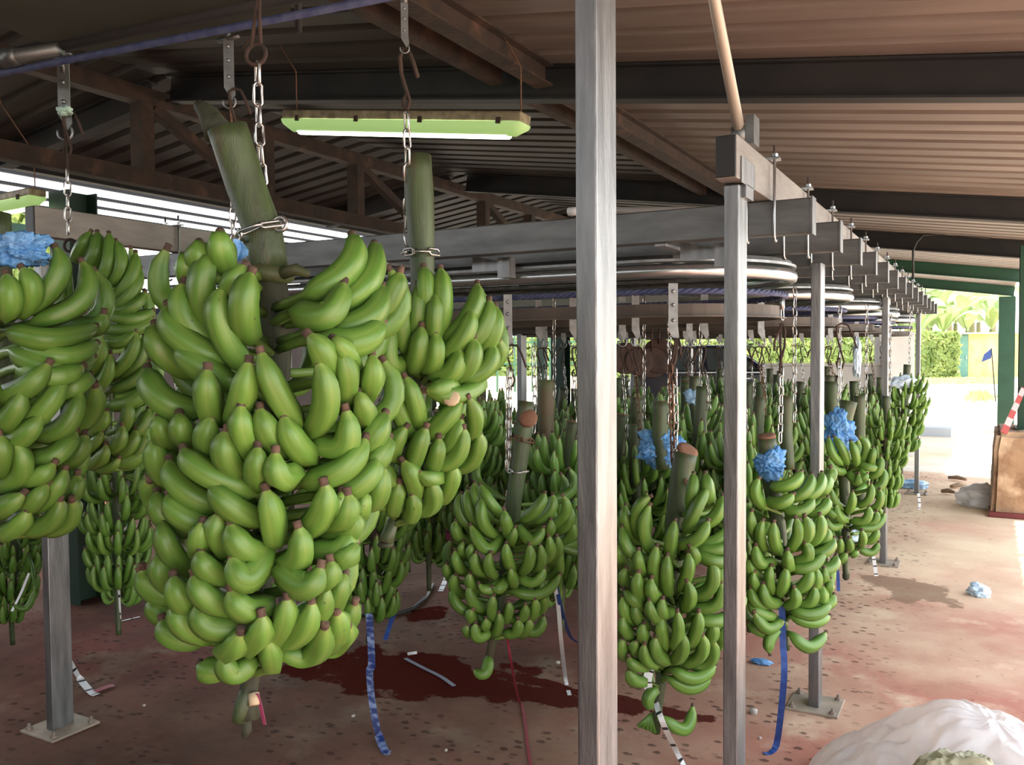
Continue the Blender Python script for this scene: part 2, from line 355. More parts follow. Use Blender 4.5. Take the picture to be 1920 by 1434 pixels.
# rusty lengthwise purlins under the beams
for k, (x, lab) in enumerate([(-2.07, 'thick rusty brown beam running from above the lamp away to the right'), (-2.33, 'thinner rusty angle iron alongside the thick rusty beam')]):
    T = thing('rusty_beam', lab, 'beam', (x,0.3,roof_z(x)-0.08)); ys = [0.3,4.2,8.1,11.25,15.2,19.3]
    for ya_, yb_ in zip(ys, ys[1:]):
        b = MB(); ya_ += 0.055; yb_ -= 0.055
        if k == 0: ibeam(b, (x,ya_,roof_z(x)-0.066), (x,yb_,roof_z(x)-0.066), 0.10, 0.12)
        else: b.beam((x,ya_,roof_z(x)-0.055), (x,yb_,roof_z(x)-0.055), 0.010, 0.08); b.beam((x-0.03,ya_,roof_z(x)-0.10), (x-0.03,yb_,roof_z(x)-0.10), 0.07, 0.010)
        b.build('beam_section', rust, T)
# lattice girder on the left
def girder(x, ztop, zbot, y0, y1, label, step=1.15, wd=0.10):
    T = thing('lattice_girder', label, 'girder', (x,y0,zbot), 'rusty lattice girders under the roof')
    b = MB(); b.beam((x,y0,ztop),(x,y1,ztop),wd,0.11); b.build('top_chord', rust, T)
    b = MB(); b.beam((x,y0,zbot),(x,y1,zbot),wd,0.11); b.build('bottom_chord', rust, T)
    y = y0+0.4; k = 0
    while y < y1-0.3:
        b = MB(); b.beam((x,y,zbot+0.05),(x,y,ztop-0.05),0.10,0.12,up=(1,0,0)); b.build('vertical_web', rust, T)
        if k % 2 == 1 and y+step < y1:
            b = MB(); b.beam((x,y+0.08,ztop-0.06),(x,y+step-0.1,zbot+0.06),0.07,0.08,up=(1,0,0)); b.build('diagonal_web', rust, T)
        y += step; k += 1
girder(-5.12, 3.36, 2.80, 0.2, 14.5, 'rusty lattice girder running away above the left rows of bananas')
b = MB(); b.box((-7.12,-2,3.12),(-7.02,22,3.28)); tag(b.build('valley_beam', darksteel, origin=(-7.05,0,3.1)), 'long dark beam at the left edge of the roof, above the bright panels', 'beam')
for yy in (1.6, 9.4, 14.0):
    b = MB(); b.box((-7.14,yy-0.07,0),(-7.00,yy+0.07,3.12)); tag(b.build('shed_column', darkgreen, origin=(-7.07,yy,0)), '%s dark column under the long beam at the left edge of the roof' % {1.6:'nearest',9.4:'middle',14.0:'farthest'}[yy], 'column', 'green columns of the shed')
# shed columns
COLS = [(-5.12,3.52,'dark green shed column behind the left banana bunches',2.62),(-5.12,10.7,'dark shed column standing among the far rows, left of the nearest metal post',2.62)]
for x, y, lab, z1 in COLS:
    b = MB(); ibv = [(-0.09,-0.10),(0.09,-0.10)]
    b.box((x-0.10,y-0.10,0),(x+0.10,y-0.088,z1)); b.box((x-0.10,y+0.088,0),(x+0.10,y+0.10,z1)); b.box((x-0.006,y-0.088,0),(x+0.006,y+0.088,z1))
    tag(b.build('shed_column', darkgreen, origin=(x,y,0)), lab, 'column', 'green columns of the shed')
for x, y, z0, z1, wd, lab in [(0.42,9.75,0.80,2.56,0.15,'dark green steel column standing on the concrete block'),(0.33,19.3,0,2.56,0.14,'far green column at the open end of the shed')]:
    b = MB()
    b.box((x-wd,y-wd,z0),(x+wd,y-wd+0.014,z1)); b.box((x-wd,y+wd-0.014,z0),(x+wd,y+wd,z1)); b.box((x-0.008,y-wd+0.014,z0),(x+0.008,y+wd-0.014,z1))
    b.box((x-wd-0.02,y-wd-0.02,z0),(x+wd+0.02,y+wd+0.02,z0+0.015))
    tag(b.build('shed_column', greensteel, origin=(x,y,z0)), lab, 'column', 'green columns of the shed')
# concrete plinth with red painted foot
bm = bmesh.new(); bmesh.ops.create_cube(bm, size=1)
for v in bm.verts: v.co = Vector((v.co.x*0.85*(1.0 if v.co.z < 0 else 0.90), v.co.y*1.0*(1 if v.co.z < 0 else 0.94), v.co.z*0.80))
bmesh.ops.bevel(bm, geom=bm.edges[:], offset=0.035, segments=2, affect='EDGES')
bmesh.ops.subdivide_edges(bm, edges=bm.edges[:], cuts=4, use_grid_fill=True)
for v in bm.verts: v.co += v.normal*(noise.noise(v.co*4.5)*0.035 + noise.noise(v.co*14)*0.012)
me = bpy.data.meshes.new('block'); bm.to_mesh(me); bm.free(); me.materials.append(conc)
PB = Vector((0.47, 9.75, 0.40))
T = thing('concrete_plinth', 'chipped tan concrete block at the right edge, carrying the green column', 'block', (PB.x,PB.y,0))
o = bpy.data.objects.new('block_body', me); C.collection.objects.link(o); o.parent = T; o.location = (0,0,0.40)
b = MB(); b.box((PB.x-0.44,PB.y-0.54,0.0),(PB.x+0.44,PB.y+0.52,0.05)); b.build('painted_foot', redpaint, T, bevel=0.01)

# dark back wall on the far left so the inside stays dim
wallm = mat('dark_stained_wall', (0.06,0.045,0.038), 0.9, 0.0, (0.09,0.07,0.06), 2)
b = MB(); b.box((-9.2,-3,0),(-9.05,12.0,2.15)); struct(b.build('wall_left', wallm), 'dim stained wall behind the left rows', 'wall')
b = MB(); b.box((-9.2,-3.15,0),(1.1,-3.0,2.62)); struct(b.build('wall_back_blocker', wallm), 'unseen wall added behind the viewer to block light', 'wall')  # out of view, added to cut the light from behind the camera

# ================================================================ BANANA RAIL FRAME
PX = -0.655
def post(x, y, z1, label, plate=True, wx=0.044, wy=0.098):
    T = thing('metal_post', label, 'post', (x,y,0), 'galvanised posts of the rail frame')
    b = MB(); b.box((x-wx/2,y-wy/2,0.008),(x+wx/2,y+wy/2,z1)); b.build('post_tube', galv, T, bevel=0.004)
    if plate:
        b = MB(); b.box((x-0.11,y-0.11,0),(x+0.11,y+0.11,0.010)); b.build('base_plate', mat('dusty_plate',(0.42,0.33,0.25),0.6,0.3,(0.30,0.25,0.2),12), T, bevel=0.002)
        for i in (-1,1):
            for j in (-1,1):
                b = MB(); b.lathe((x+i*0.085,y+j*0.085,0.010),[(0.014,0),(0.014,0.010),(0.007,0.0101),(0.007,0.024)],6,smooth=False); b.build('anchor_bolt', mat('bolt',(0.3,0.24,0.2),0.6,0.5), T)
    return T
post(PX,1.53,2.78,'widest metal post, nearest to the viewer, filling the middle of the picture')
post(PX,2.57,2.075,'metal post under the black-capped end of the main rail beam')
post(PX,3.99,1.97,'metal post with a bolted base plate in plain view on the pink floor')
post(PX,6.89,1.97,'third metal post back under the rail beam, with the damp patch beside its foot')
post(PX,10.35,1.97,'farthest and thinnest metal post at the end of the rail frame')
for y, lab in [(2.25,'metal post at far left standing on a plate in the dark'),(3.62,'metal post mostly hidden behind the biggest banana bunch'),(6.45,'slim metal post seen between the two middle rows of chains'),(9.1,'metal post among the far bunches beside the brown discs'),(11.2,'farthest post of the left row of the rail frame')]:
    post(-3.45,y,1.97,lab)
def capped_beam(x, y0, y1, label, m_=None):
    T = thing('main_beam', label, 'beam', (x,y0,2.08), 'long main beams of the rail frame')
    b = MB(); b.box((x-0.031,y0,2.082),(x+0.031,y1,2.205)); b.build('beam_tube', tanbeam, T, bevel=0.004)
    b = MB(); b.box((x-0.029,y0-0.006,2.085),(x+0.029,y0+0.0,2.202)); b.build('end_cap', blackp, T, bevel=0.005)
    return T
capped_beam(PX, 2.46, 11.5, 'main rail beam with black end cap running away to the right')
capped_beam(-3.45, 2.18, 11.5, 'left main rail beam with black end cap, behind the left bunches')
# clamp plate at the end of the near beam, conduit brace to the roof
b = MB(); b.box((PX+0.0315,2.50,2.075),(PX+0.0355,2.66,2.15)); b.box((PX-0.03,2.55,2.04),(PX+0.0355,2.64,2.079))
tag(b.build('clamp_bracket', galv, origin=(PX,2.6,2.1), bevel=0.001), 'folded metal bracket joining the black-capped beam to its post', 'bracket')
p0 = Vector((PX, 2.62, 2.24)); p1 = onz(1335, -30, 2.80)
p1 = ony(1338, -8, 2.35); 
T = thing('brace_pipe', 'slanting grey pipe brace rising from the black-capped beam to the roof', 'pipe', p0)
d_ = (p1-p0); p1 = p0 + d_*((roof_z(-0.8)-0.03-p0.z)/d_.z)
b = MB(); b.tube([p0,p1],0.017,12); b.build('pipe', mat('pipe_tan',(0.36,0.33,0.28),0.5,0.4), T)
b = MB(); b.lathe(p0+Vector((0,0,-0.03)),[(0.028,0),(0.028,0.05),(0.024,0.052)],12); b.box((p0.x+0.02,p0.y-0.02,p0.z-0.035),(p0.x+0.045,p0.y+0.05,p0.z+0.05)); b.build('clamp', galvd, T)
# cross beams slung under the main beams with J bolts
CBY = [2.92+0.60*k for k in range(14)]
ordn = ['nearest','second','third','fourth','fifth','sixth','seventh','eighth','ninth','tenth','eleventh','twelfth','thirteenth','farthest']
for k, y in enumerate(CBY):
    xe = -0.495
    T = thing('cross_beam', ('%s of the grey cross beams slung under the main rail beam, counted from the front' % ordn[k]), 'beam', (xe,y,2.02), 'cross beams of the rail frame')
    b = MB(); b.box((-3.75,y-0.030,1.968),(xe,y+0.030,2.080))
    # two pressed grooves along the web
    b.build('beam_tube', galvd, T, bevel=0.004)
    for xx in (PX, -3.45):
        for s_ in (-1,1):
            if xx < -1 and k > 5: continue
            b = MB()
            pts = [(xx+s_*0.045,y-0.036,2.255),(xx+s_*0.045,y-0.036,1.962),(xx+s_*0.045,y-0.030,1.952),(xx+s_*0.045,y-0.014,1.949),(xx+s_*0.045,y-0.004,1.956)]
            b.tube(pts,0.005,6); b.lathe((xx+s_*0.045,y-0.036,2.218),[(0.011,0),(0.011,0.010)],6,smooth=False); b.build('j_bolt', bright, T)
        if not (xx < -1 and k > 5):
            b = MB(); b.box((xx-0.062,y-0.056,2.207),(xx+0.062,y-0.016,2.214)); b.build('clamp_plate', bright, T)
        if xx < -1: continue
        b = MB(); b.box((xe-0.004,y-0.034,1.964),(xe+0.003,y+0.034,2.084)); b.build('end_lip', blackp if False else galvd, T)
# conduit pipe lying over the cross beams
T = thing('conduit_pipe', 'thin grey conduit pipe with a white end, above the nearest cross beam', 'pipe', (-0.72,3.3,2.115)); cx_ = ony(1066,397,3.3)
b = MB(); b.tube([(-0.72,3.3,2.115),(cx_.x+0.05,3.3,cx_.z)],0.014,8); b.build('pipe', mat('conduit',(0.4,0.39,0.37),0.5), T)
b = MB(); b.tube([(cx_.x+0.052,3.3,cx_.z),(cx_.x,3.3,cx_.z)],0.018,8); b.build('white_end', whiteribbon, T)
for yy_ in (3.3,):
    b = MB(); b.box((-1.05,3.22,2.081),(-1.02,3.6,2.10)); b.build('saddle', galvd, T)
# ---------------- banana tracks: straight tube, U turn at the right end, straight tube back
LOOPS = [(3.10,4.06,'nearest'),(4.80,5.76,'second'),(6.42,7.38,'third'),(7.80,8.76,'fourth'),(9.80,10.76,'farthest')]
ZR = 1.89
def loop_pts(ya, yb, xr=-0.70, xl=-3.9, off=0.0, n=26):
    r = (yb-ya)/2; cx = xr-r; cy = (ya+yb)/2; pts = [(xl,ya-off,0),(-2.6,ya-off,0)]
    for i in range(n+1):
        a = -math.pi/2 + math.pi*i/n; pts.append((cx+(r+off)*math.cos(a), cy+(r+off)*math.sin(a), 0))
    pts += [(-2.6,yb+off,0),(xl,yb+off,0)]; return pts
def sweep_rect(b, pts, z0, z1, o0, o1, mi=0):
    """Rectangular profile swept along a flat path; o0/o1 are offsets to the outside."""
    N = len(pts); vs = []
    for i in range(N):
        t = Vector(pts[min(i+1,N-1)])-Vector(pts[max(i-1,0)]); t.normalize(); s_ = Vector((t.y,-t.x,0)); p = Vector(pts[i])
        for (o_, z) in ((o0,z0),(o1,z0),(o1,z1),(o0,z1)): vs.append(p+s_*o_+Vector((0,0,z)))
    fs = [(i*4+k, i*4+(k+1)%4, (i+1)*4+(k+1)%4, (i+1)*4+k) for i in range(N-1) for k in range(4)]
    fs += [(3,2,1,0),((N-1)*4,(N-1)*4+1,(N-1)*4+2,(N-1)*4+3)]; b.add(vs, fs, mi)
for ya, yb, nm in LOOPS:
    T = thing('conveyor_track', '%s U-shaped overhead track with a blue drive rope, bananas hanging below' % nm, 'rail', (-0.70-(yb-ya)/2,(ya+yb)/2,ZR), 'looping overhead tracks')
    P = loop_pts(ya, yb)
    b = MB(); b.tube([(x,y,ZR) for x,y,z in P],0.028,10,caps=True); b.build('rail_tube', bright, T)
    b = MB(); sweep_rect(b, P, ZR+0.034, ZR+0.044, -0.035, 0.022); b.build('top_flange', galv, T)
    b = MB(); sweep_rect(b, P, ZR+0.044, ZR+0.060, -0.02, 0.004); b.build('flange_web', blackp, T)
    b = MB(); rp_ = [Vector((x,y,ZR-0.075)) for x,y,z in loop_pts(ya, yb, off=-0.02)]
    # twisted three-strand rope
    L = []; 
    for i in range(len(rp_)-1):
        seg = (rp_[i+1]-rp_[i]); m_ = max(1,int(seg.length/0.012)) if ya < 6 else max(1,int(seg.length/0.05))
        for j in range(m_): L.append(rp_[i]+seg*(j/m_))
    L.append(rp_[-1])
    if ya < 6:
        for st in range(3):
            pts = []
            for i, p in enumerate(L):
                a = i*0.9+st*2.094; t = (L[min(i+1,len(L)-1)]-L[max(i-1,0)]).normalized(); s_ = Vector((t.y,-t.x,0)); pts.append(p + s_*math.cos(a)*0.0065+Vector((0,0,1))*math.sin(a)*0.0065)
            b.tube(pts,0.0075,5)
    else: b.tube(L,0.014,6)
    b.build('drive_rope', bluerope, T)
    b = MB(); sweep_rect(b, P, ZR-0.165, ZR-0.12, -0.05, -0.035); sweep_rect(b, P, ZR-0.17, ZR-0.165, -0.05, -0.015); b.build('guide_angle', mat('dusty_angle',(0.085,0.065,0.05),0.6,0.3,(0.055,0.042,0.034),6), T)
    # standoffs joining track to cross beams
    for (x, y) in ((-1.0,ya+0.02),(-1.0,yb-0.02),(-2.2,ya),(-2.2,yb),(-3.3,ya),(-3.3,yb)):
        cy = min(CBY, key=lambda q: abs(q-y)); yy = cy if abs(cy-y) > 0.05 else y
        b = MB(); b.box((x-0.022,y-0.022,ZR+0.045),(x+0.022,y+0.022,1.968)); b.box((x-0.022,min(y,cy)-0.02,1.955),(x+0.022,max(y,cy)+0.02,1.967)); b.build('hanger_stub', galv, T, bevel=0.002)
    b = MB(); cx = -0.70-(yb-ya)/2; cy = (ya+yb)/2
    b.lathe((cx,cy,ZR+0.03),[(0.05,0),(0.05,0.075)],16); b.beam((cx,cy,ZR+0.05),(cx+(yb-ya)/2-0.01,cy,ZR+0.05),0.04,0.008); b.beam((cx,ya,ZR+0.05),(cx,yb,ZR+0.05),0.04,0.008); b.build('spoke_bracket', galv, T)
# triangular gussets beside the first loop (bright galvanised plates)
for (px0, py0, yy, lab) in [(1275,452,3.02,'pale triangular gusset plate above the nearest track loop'),(885,478,3.02,'small grey bracket arm above the nearest track, left of the widest post')]:
    a = ony(px0, py0, yy)
    b = MB(); th = 0.004
    vs = [a, a+Vector((0.13,0,-0.035)), a+Vector((0.13,0,-0.07)), a+Vector((0,0,-0.07))]
    vs += [v+Vector((0,th,0)) for v in vs]
    b.add(vs, [(0,3,2,1),(4,5,6,7),(0,1,5,4),(1,2,6,5),(2,3,7,6),(3,0,4,7)]); b.box((a.x+0.13,yy-0.02,a.z-0.10),(a.x+0.185,yy+0.03,1.967))
    tag(b.build('gusset_bracket', galv, origin=a), lab, 'bracket')
# cable trays / channels further back on the cross beams (grey horizontal bands behind)
for k,(y,z,h) in enumerate([(4.62,1.87,0.10),(6.25,1.85,0.12),(7.7,1.85,0.12)]):
    b = MB(); b.box((-4.6,y-0.012,z-h/2),(-1.5,y+0.012,z+h/2)); b.box((-4.6,y-0.035,z-h/2-0.004),(-1.5,y+0.012,z-h/2)); 
    tag(b.build('channel_beam', mat('grey_channel',(0.30,0.31,0.32),0.5,0.4), origin=(-1.5,y,z)), ['nearest grey steel channel running level behind the first track','middle grey steel channel behind the second track','farthest grey steel channel behind the third track'][k], 'channel')

# near, higher track over the left bunches: big plate with rope edge
pts = [onz(-420,20,2.52), onz(0,48,2.52), onz(120,97,2.52), onz(390,76,2.52), onz(545,32,2.52), onz(538,-260,2.52), onz(-420,-400,2.52)]
T = thing('overhead_plate', 'dark flat metal plate of the near track at the top left corner', 'plate', pts[3])
b = MB(); n_ = len(pts); top = [p+Vector((0,0,0.012)) for p in pts]
b.add(pts+top, [tuple(range(n_-1,-1,-1)), tuple(range(n_,2*n_))]+[(i,(i+1)%n_,n_+(i+1)%n_,n_+i) for i in range(n_)])
b.build('plate_sheet', mat('dull_green_plate',(0.05,0.055,0.045),0.7,0.2,(0.038,0.042,0.035),2), T)
a = onz(-300,330,2.50); 
A0 = onz(100,118,2.47); A1 = onz(760,-12,2.47)
dirx = (A1-A0).normalized()
b = MB(); b.tube([A0-dirx*2.2,A1+dirx*0.6],0.011,8); b.build('rope', bluerope, T)
b = MB(); b.tube([A0-dirx*2.2+Vector((0,0,0.05)),A1+dirx*0.3+Vector((0,0,0.05))],0.02,10); b.build('rail_tube', darksteel, T)
b = MB(); q0 = onz(-250,150,2.50); q1 = onz(112,92,2.50); b.tube([q0,q1],0.022,10); b.lathe(q1-(q1-q0).normalized()*0.22,[(0.028,0),(0.028,0.06)],12,axis=(q1-q0).normalized()); b.build('pipe_arm', galvd, T)
for q in ((0.6),(1.6),(2.6)):
    pass
for px in (300, 560):
    p = onz(px, 60, 2.53); b = MB(); b.tube([p, (p.x,p.y,roof_z(p.x)-0.002)],0.010,8); b.build('drop_rod', darksteel, T)

# ---------------- lamps
lampbody = mat('lamp_body', (0.28,0.24,0.14), 0.5, 0.0, (0.12,0.09,0.05), 18)
diffm = bpy.data.materials.new('lamp_diffuser'); diffm.use_nodes = True
_n = diffm.node_tree.nodes; _b = _n['Principled BSDF']; _b.inputs['Base Color'].default_value = (0.30,0.36,0.16,1); _b.inputs['Emission Color'].default_value = (0.45,0.80,0.25,1); _b.inputs['Emission Strength'].default_value = 0.12
tubem = mat('lamp_tube', (0.9,1,0.85), 0.4, emit=(0.80,1.0,0.66), estr=3.0)
def lamp(pa, pb, label, wires=True):
    pa = Vector(pa); pb = Vector(pb); T = thing('fluorescent_lamp', label, 'lamp', pa, 'sealed fluorescent lamps'); d = (pb-pa).normalized(); L = (pb-pa).length
    s_ = d.cross(Vector((0,0,1))).normalized(); u = s_.cross(d); M = Matrix((( d.x,s_.x,u.x,pa.x),(d.y,s_.y,u.y,pa.y),(d.z,s_.z,u.z,pa.z),(0,0,0,1)))
    b = MB(); b.box((0,-0.055,0.0),(L,0.055,0.05),0,M); b.build('housing', lampbody, T, bevel=0.01)
    b = MB(); n = 10; vs = []; 
    for xx, k in ((0.0,0.55),(0.05,1.0),(L-0.05,1.0),(L,0.55)):
        for i in range(n+1):
            a = math.pi*i/n; vs.append(M @ Vector((xx, 0.055*math.cos(a)*-1, -0.062*math.sin(a)*k)))
    fs = [(j*(n+1)+i, j*(n+1)+i+1, (j+1)*(n+1)+i+1, (j+1)*(n+1)+i) for j in range(3) for i in range(n)] + [tuple(range(n,-1,-1)), tuple(3*(n+1)+i for i in range(n+1))]
    b.add(vs, fs, 0, True); b.build('diffuser', diffm, T)
    b = MB(); b.tube([M@Vector((0.09,-0.010,-0.040)),M@Vector((L-0.09,-0.010,-0.040))],0.034,10); b.build('light_tube', tubem, T)
    for xx in (0.12, L*0.35, L*0.62, L-0.12):
        b = MB(); b.box((xx-0.012,-0.062,-0.012),(xx+0.012,0.062,0.018),0,M); b.build('clip', rust, T)
    if wires:
        for xx in (0.06, L-0.03):
            p = M@Vector((xx,0,0.05)); b = MB(); b.tube([p, p+Vector((0,0,0.22)), p+Vector((-0.12,-0.12,0.50)), Vector((p.x-0.2,p.y-0.2,roof_z(p.x)-0.03))],0.004,5); b.build('hanging_wire', rustchain, T)
LA = ony(540,226,3.72); LB = ony(985,232,3.72)
lamp(LA, LB, 'glowing green-white fluorescent lamp hanging above the middle bunches')
la = ony(-150,412,3.3); lb = ony(72,368,3.3)
lamp(la, lb, 'second fluorescent lamp, cut off by the left edge of the picture')
ld = bpy.data.lights.new('lamp_glow', 'AREA'); 
bpy.data.lights.remove(ld)

# cable hanging from the third roof beam at right
ca = ony(1935,427,11.1); cb = ony(1732,440,11.1); cc = ony(1712,470,11.1); cd = ony(1712,528,11.1); cm = ony(1850,446,11.1); cn = ony(1780,438,11.1)
b = MB(); b.tube([ca,cm,cn,cb,(cb+cc)/2+Vector((-0.02,0,0.01)),cc,cd],0.014,6); tag(b.build('black_cable', blackp, origin=cb), 'thin black cable drooping from the third roof beam at right', 'cable')
# ================================================================ BANANAS
def banana_path(base, mid, tip, n=13, stem=None):
    ctrl = mid*2 - (base+tip)*0.5
    pts = []
    if stem is not None:
        for i in range(3):
            t = i/3; pts.append(stem.lerp(base, t))
    for i in range(n+1):
        t = i/n; pts.append(base*(1-t)**2 + ctrl*2*t*(1-t) + tip*t*t)
    # gentle smoothing where the stalk meets the fruit
    for _ in range(2):
        q = pts[:]
        for i in range(1, len(pts)-2): q[i] = pts[i]*0.5 + (pts[i-1]+pts[i+1])*0.25
        pts = q
    return pts
def banana_into(b, pts, r, ns=10, ang=0.0, stalk=3, skinmi=0, tipmi=1, ridge=0.09):
    """Sweep a five-sided banana along pts."""
    n0 = len(pts)
    t_end = (pts[-1]-pts[-2]).normalized(); end = pts[-1]
    pts = pts + [end + t_end*r*0.30, end + t_end*r*0.55, end + t_end*r*0.60]
    N = len(pts); vs = []; ripe = []; nrm = None; fs = []; mm = []
    L = [0.0]
    for i in range(1, N): L.append(L[-1]+(pts[i]-pts[i-1]).length)
    s0 = L[stalk] if stalk else 0.0; Lb = L[n0-1]-s0
    for i in range(N):
        t = (pts[min(i+1,N-1)]-pts[max(i-1,0)]).normalized()
        if nrm is None: nrm = t.orthogonal().normalized()
        else:
            nrm = nrm - t*nrm.dot(t); nrm = nrm.normalized() if nrm.length > 1e-6 else t.orthogonal().normalized()
        bn = t.cross(nrm)
        if i >= n0: k = (0.30,0.34,0.20)[i-n0]; u = 1.0
        else:
            u = max(0.0,(L[i]-s0)/Lb); v = (L[i]-s0)/Lb
            if v < 0: k = 0.40
            elif u < 0.22: k = 0.40 + 0.55*math.sin(u/0.22*math.pi/2)
            elif u < 0.76: k = 0.95 + 0.06*math.sin((u-0.22)/0.54*math.pi)
            else: q = (u-0.76)/0.24; k = 0.95 - 0.62*q**1.8
        for j in range(ns):
            a = 2*math.pi*j/ns + ang if ns != 20 else ang + (j//4)*1.25664 + (0.0,0.13,0.6283,1.1266)[j%4]
            c5 = math.cos(5*(a-ang))
            am = ((a-ang) % 1.2566)-0.6283; pg = 0.87/math.cos(0.6283-abs(am)) if ns > 12 else 1+ridge*c5
            rr = r*k*(1+(pg*1.0-1)*(1 if i < n0-1 else 0))
            vs.append(pts[i] + (nrm*math.cos(a)+bn*math.sin(a))*rr)
            rp0 = 0.42*max(0.0,c5)**3
            if u > 0.9: rp0 += (u-0.9)*5
            if i <= stalk: rp0 += 0.25
            ripe.append(min(1.0, rp0))
    for i in range(N-1):
        for j in range(ns):
            fs.append((i*ns+j, i*ns+(j+1)%ns, (i+1)*ns+(j+1)%ns, (i+1)*ns+j)); mm.append(tipmi if i >= n0-1 else skinmi)
    fs.append(tuple(range(ns-1,-1,-1))); mm.append(skinmi); fs.append(tuple((N-1)*ns+j for j in range(ns))); mm.append(tipmi)
    b.add(vs, fs, mm, True, ripe)

def stem_into(b, pts, rs, n=14, capmi=1, mi=0, rough=0.06, seed=0):
    """Knobbly peduncle with subtle lengthwise ribs."""
    pts = [Vector(p) for p in pts]; P = []; Q = []
    for i in range(len(pts)-1):
        m_ = max(2, int((pts[i+1]-pts[i]).length/0.03))
        for j in range(m_): P.append(pts[i].lerp(pts[i+1], j/m_)); Q.append(rs[i]+(rs[i+1]-rs[i])*j/m_)
    P.append(pts[-1]); Q.append(rs[-1]); o = len(b.v)
    b.tube(P, Q, n, mi, capmi=capmi)
    for i in range(len(P)):
        for k in range(n):
            v = Vector(b.v[o+i*n+k]); d = v-P[i]
            f_ = 1 + rough*noise.noise(Vector((k*1.3+seed, P[i].z*12, seed*3.1))) + 0.03*math.cos(k*math.pi)
            b.v[o+i*n+k] = tuple(P[i]+d*f_)

def chain_into(b, pts, ll=0.048, wr=0.0030, wid=0.0115, seg=8, tn=5, start=0):
    """Oval links laid end to end along a polyline."""
    pts = [Vector(p) for p in pts]; pos = []; D = [0.0]
    for i in range(1, len(pts)): D.append(D[-1]+(pts[i]-pts[i-1]).length)
    pitch = ll-2.2*wr; n = max(1, int(D[-1]/pitch))
    def P(s_):
        s_ = min(max(s_,0),D[-1])
        for i in range(1, len(pts)):
            if s_ <= D[i]+1e-9: return pts[i-1].lerp(pts[i], (s_-D[i-1])/max(1e-9,D[i]-D[i-1]))
        return pts[-1]
    for k in range(n):
        c = P((k+0.5)*pitch); t = (P((k+1)*pitch)-P(k*pitch)).normalized()
        a = t.cross(Vector((0.35,0.9,0.1))).normalized(); bb = t.cross(a)
        if (k+start) % 2: a, bb = bb, a
        ring = []
        for j in range(seg):
            q = 2*math.pi*(j+0.5)/seg; cx, sx_ = math.cos(q), math.sin(q)
            hl = ll/2-wid+0.001
            ring.append(c + t*(cx*wid*0.95 + (hl if cx > 0 else -hl)) + a*sx_*wid*0.85)
        b.tube(ring, wr, tn, closed=True)
def chain(pts, label, m=None, name='chain', group='hanging chains', **kw):
    b = MB(); chain_into(b, pts, **kw); o = b.build(name, m or chainm, origin=pts[0]); tag(o, label, 'chain', group); return o
def hook_wire(b, top, size=0.12, r=0.0045, flip=1):
    """Opened-out S hook hanging from its upper bend."""
    t = Vector(top); s = size
    prof = [(0.14,0.30),(0.10,0.05),(0.0,0.02),(-0.10,-0.02),(-0.10,-0.25),(0.02,-0.65),(0.08,-0.85),(0.05,-1.0),(-0.04,-1.0),(-0.07,-0.9)]
    prof = [(0.40,-0.55),(0.30,-0.25),(0.20,-0.04),(0.06,0.0),(-0.05,-0.06),(-0.04,-0.3),(0.06,-0.65),(0.12,-0.85),(0.08,-1.0),(-0.02,-1.0),(-0.05,-0.88),(0.02,-0.76)]
    ax = Vector((0.876,0.482,0))*flip
    b.tube([t+ax*(x*s)+Vector((0,0,z*s)) for x, z in prof], r, 6)
def hanger(p, label, s=1.0, group='trolley hooks on the tracks', detail=True, top=None):
    """Flat hook bracket hanging from a track at p (its top), 0.27 m tall at s=1."""
    p = Vector(p); T = thing('trolley_hook', label, 'hook', p, group); h = 0.27*s
    ax = Vector((0.876,0.482,0)); ay = Vector((-0.482,0.876,0))
    prof = [(-0.018,0),(0.018,0),(0.018,-0.60*h/0.27*0.27),(0.030*1,-0.78*h),(0.012,-0.93*h),(-0.004,-0.90*h),(-0.018,-0.66*h)]
    prof = [(-0.019*s,0),(0.019*s,0),(0.019*s,-0.62*h),(0.024*s,-0.80*h),(0.010*s,-0.88*h),(-0.019*s,-0.70*h)]
    b = MB(); n = len(prof); vs = [p+ax*x+Vector((0,0,z))-ay*0.003 for x, z in prof]+[p+ax*x+Vector((0,0,z))+ay*0.003 for x, z in prof]
    b.add(vs, [tuple(range(n-1,-1,-1)), tuple(range(n,2*n))]+[(i,(i+1)%n,n+(i+1)%n,n+i) for i in range(n)]); b.build('bracket', bracketm, T)
    c = p+Vector((0,0,-0.90*h)); b = MB()
    b.tube([c+ax*(0.024*s*math.cos(a))+Vector((0,0,0.026*s*math.sin(a))) for a in [R_(q) for q in range(165,400,18)]],0.0042*s,6); b.build('hook', galv, T)
    if detail:
        for z in (-0.12,-0.32,-0.55):
            b = MB(); b.lathe(p+Vector((0,0,z*h))-ay*0.003,[(0.008*s,0),(0.007*s,0.006*s),(0.003*s,0.008*s)],8,axis=-ay); b.build('bolt', galv, T)
    return c+Vector((0,0,-0.026*s))

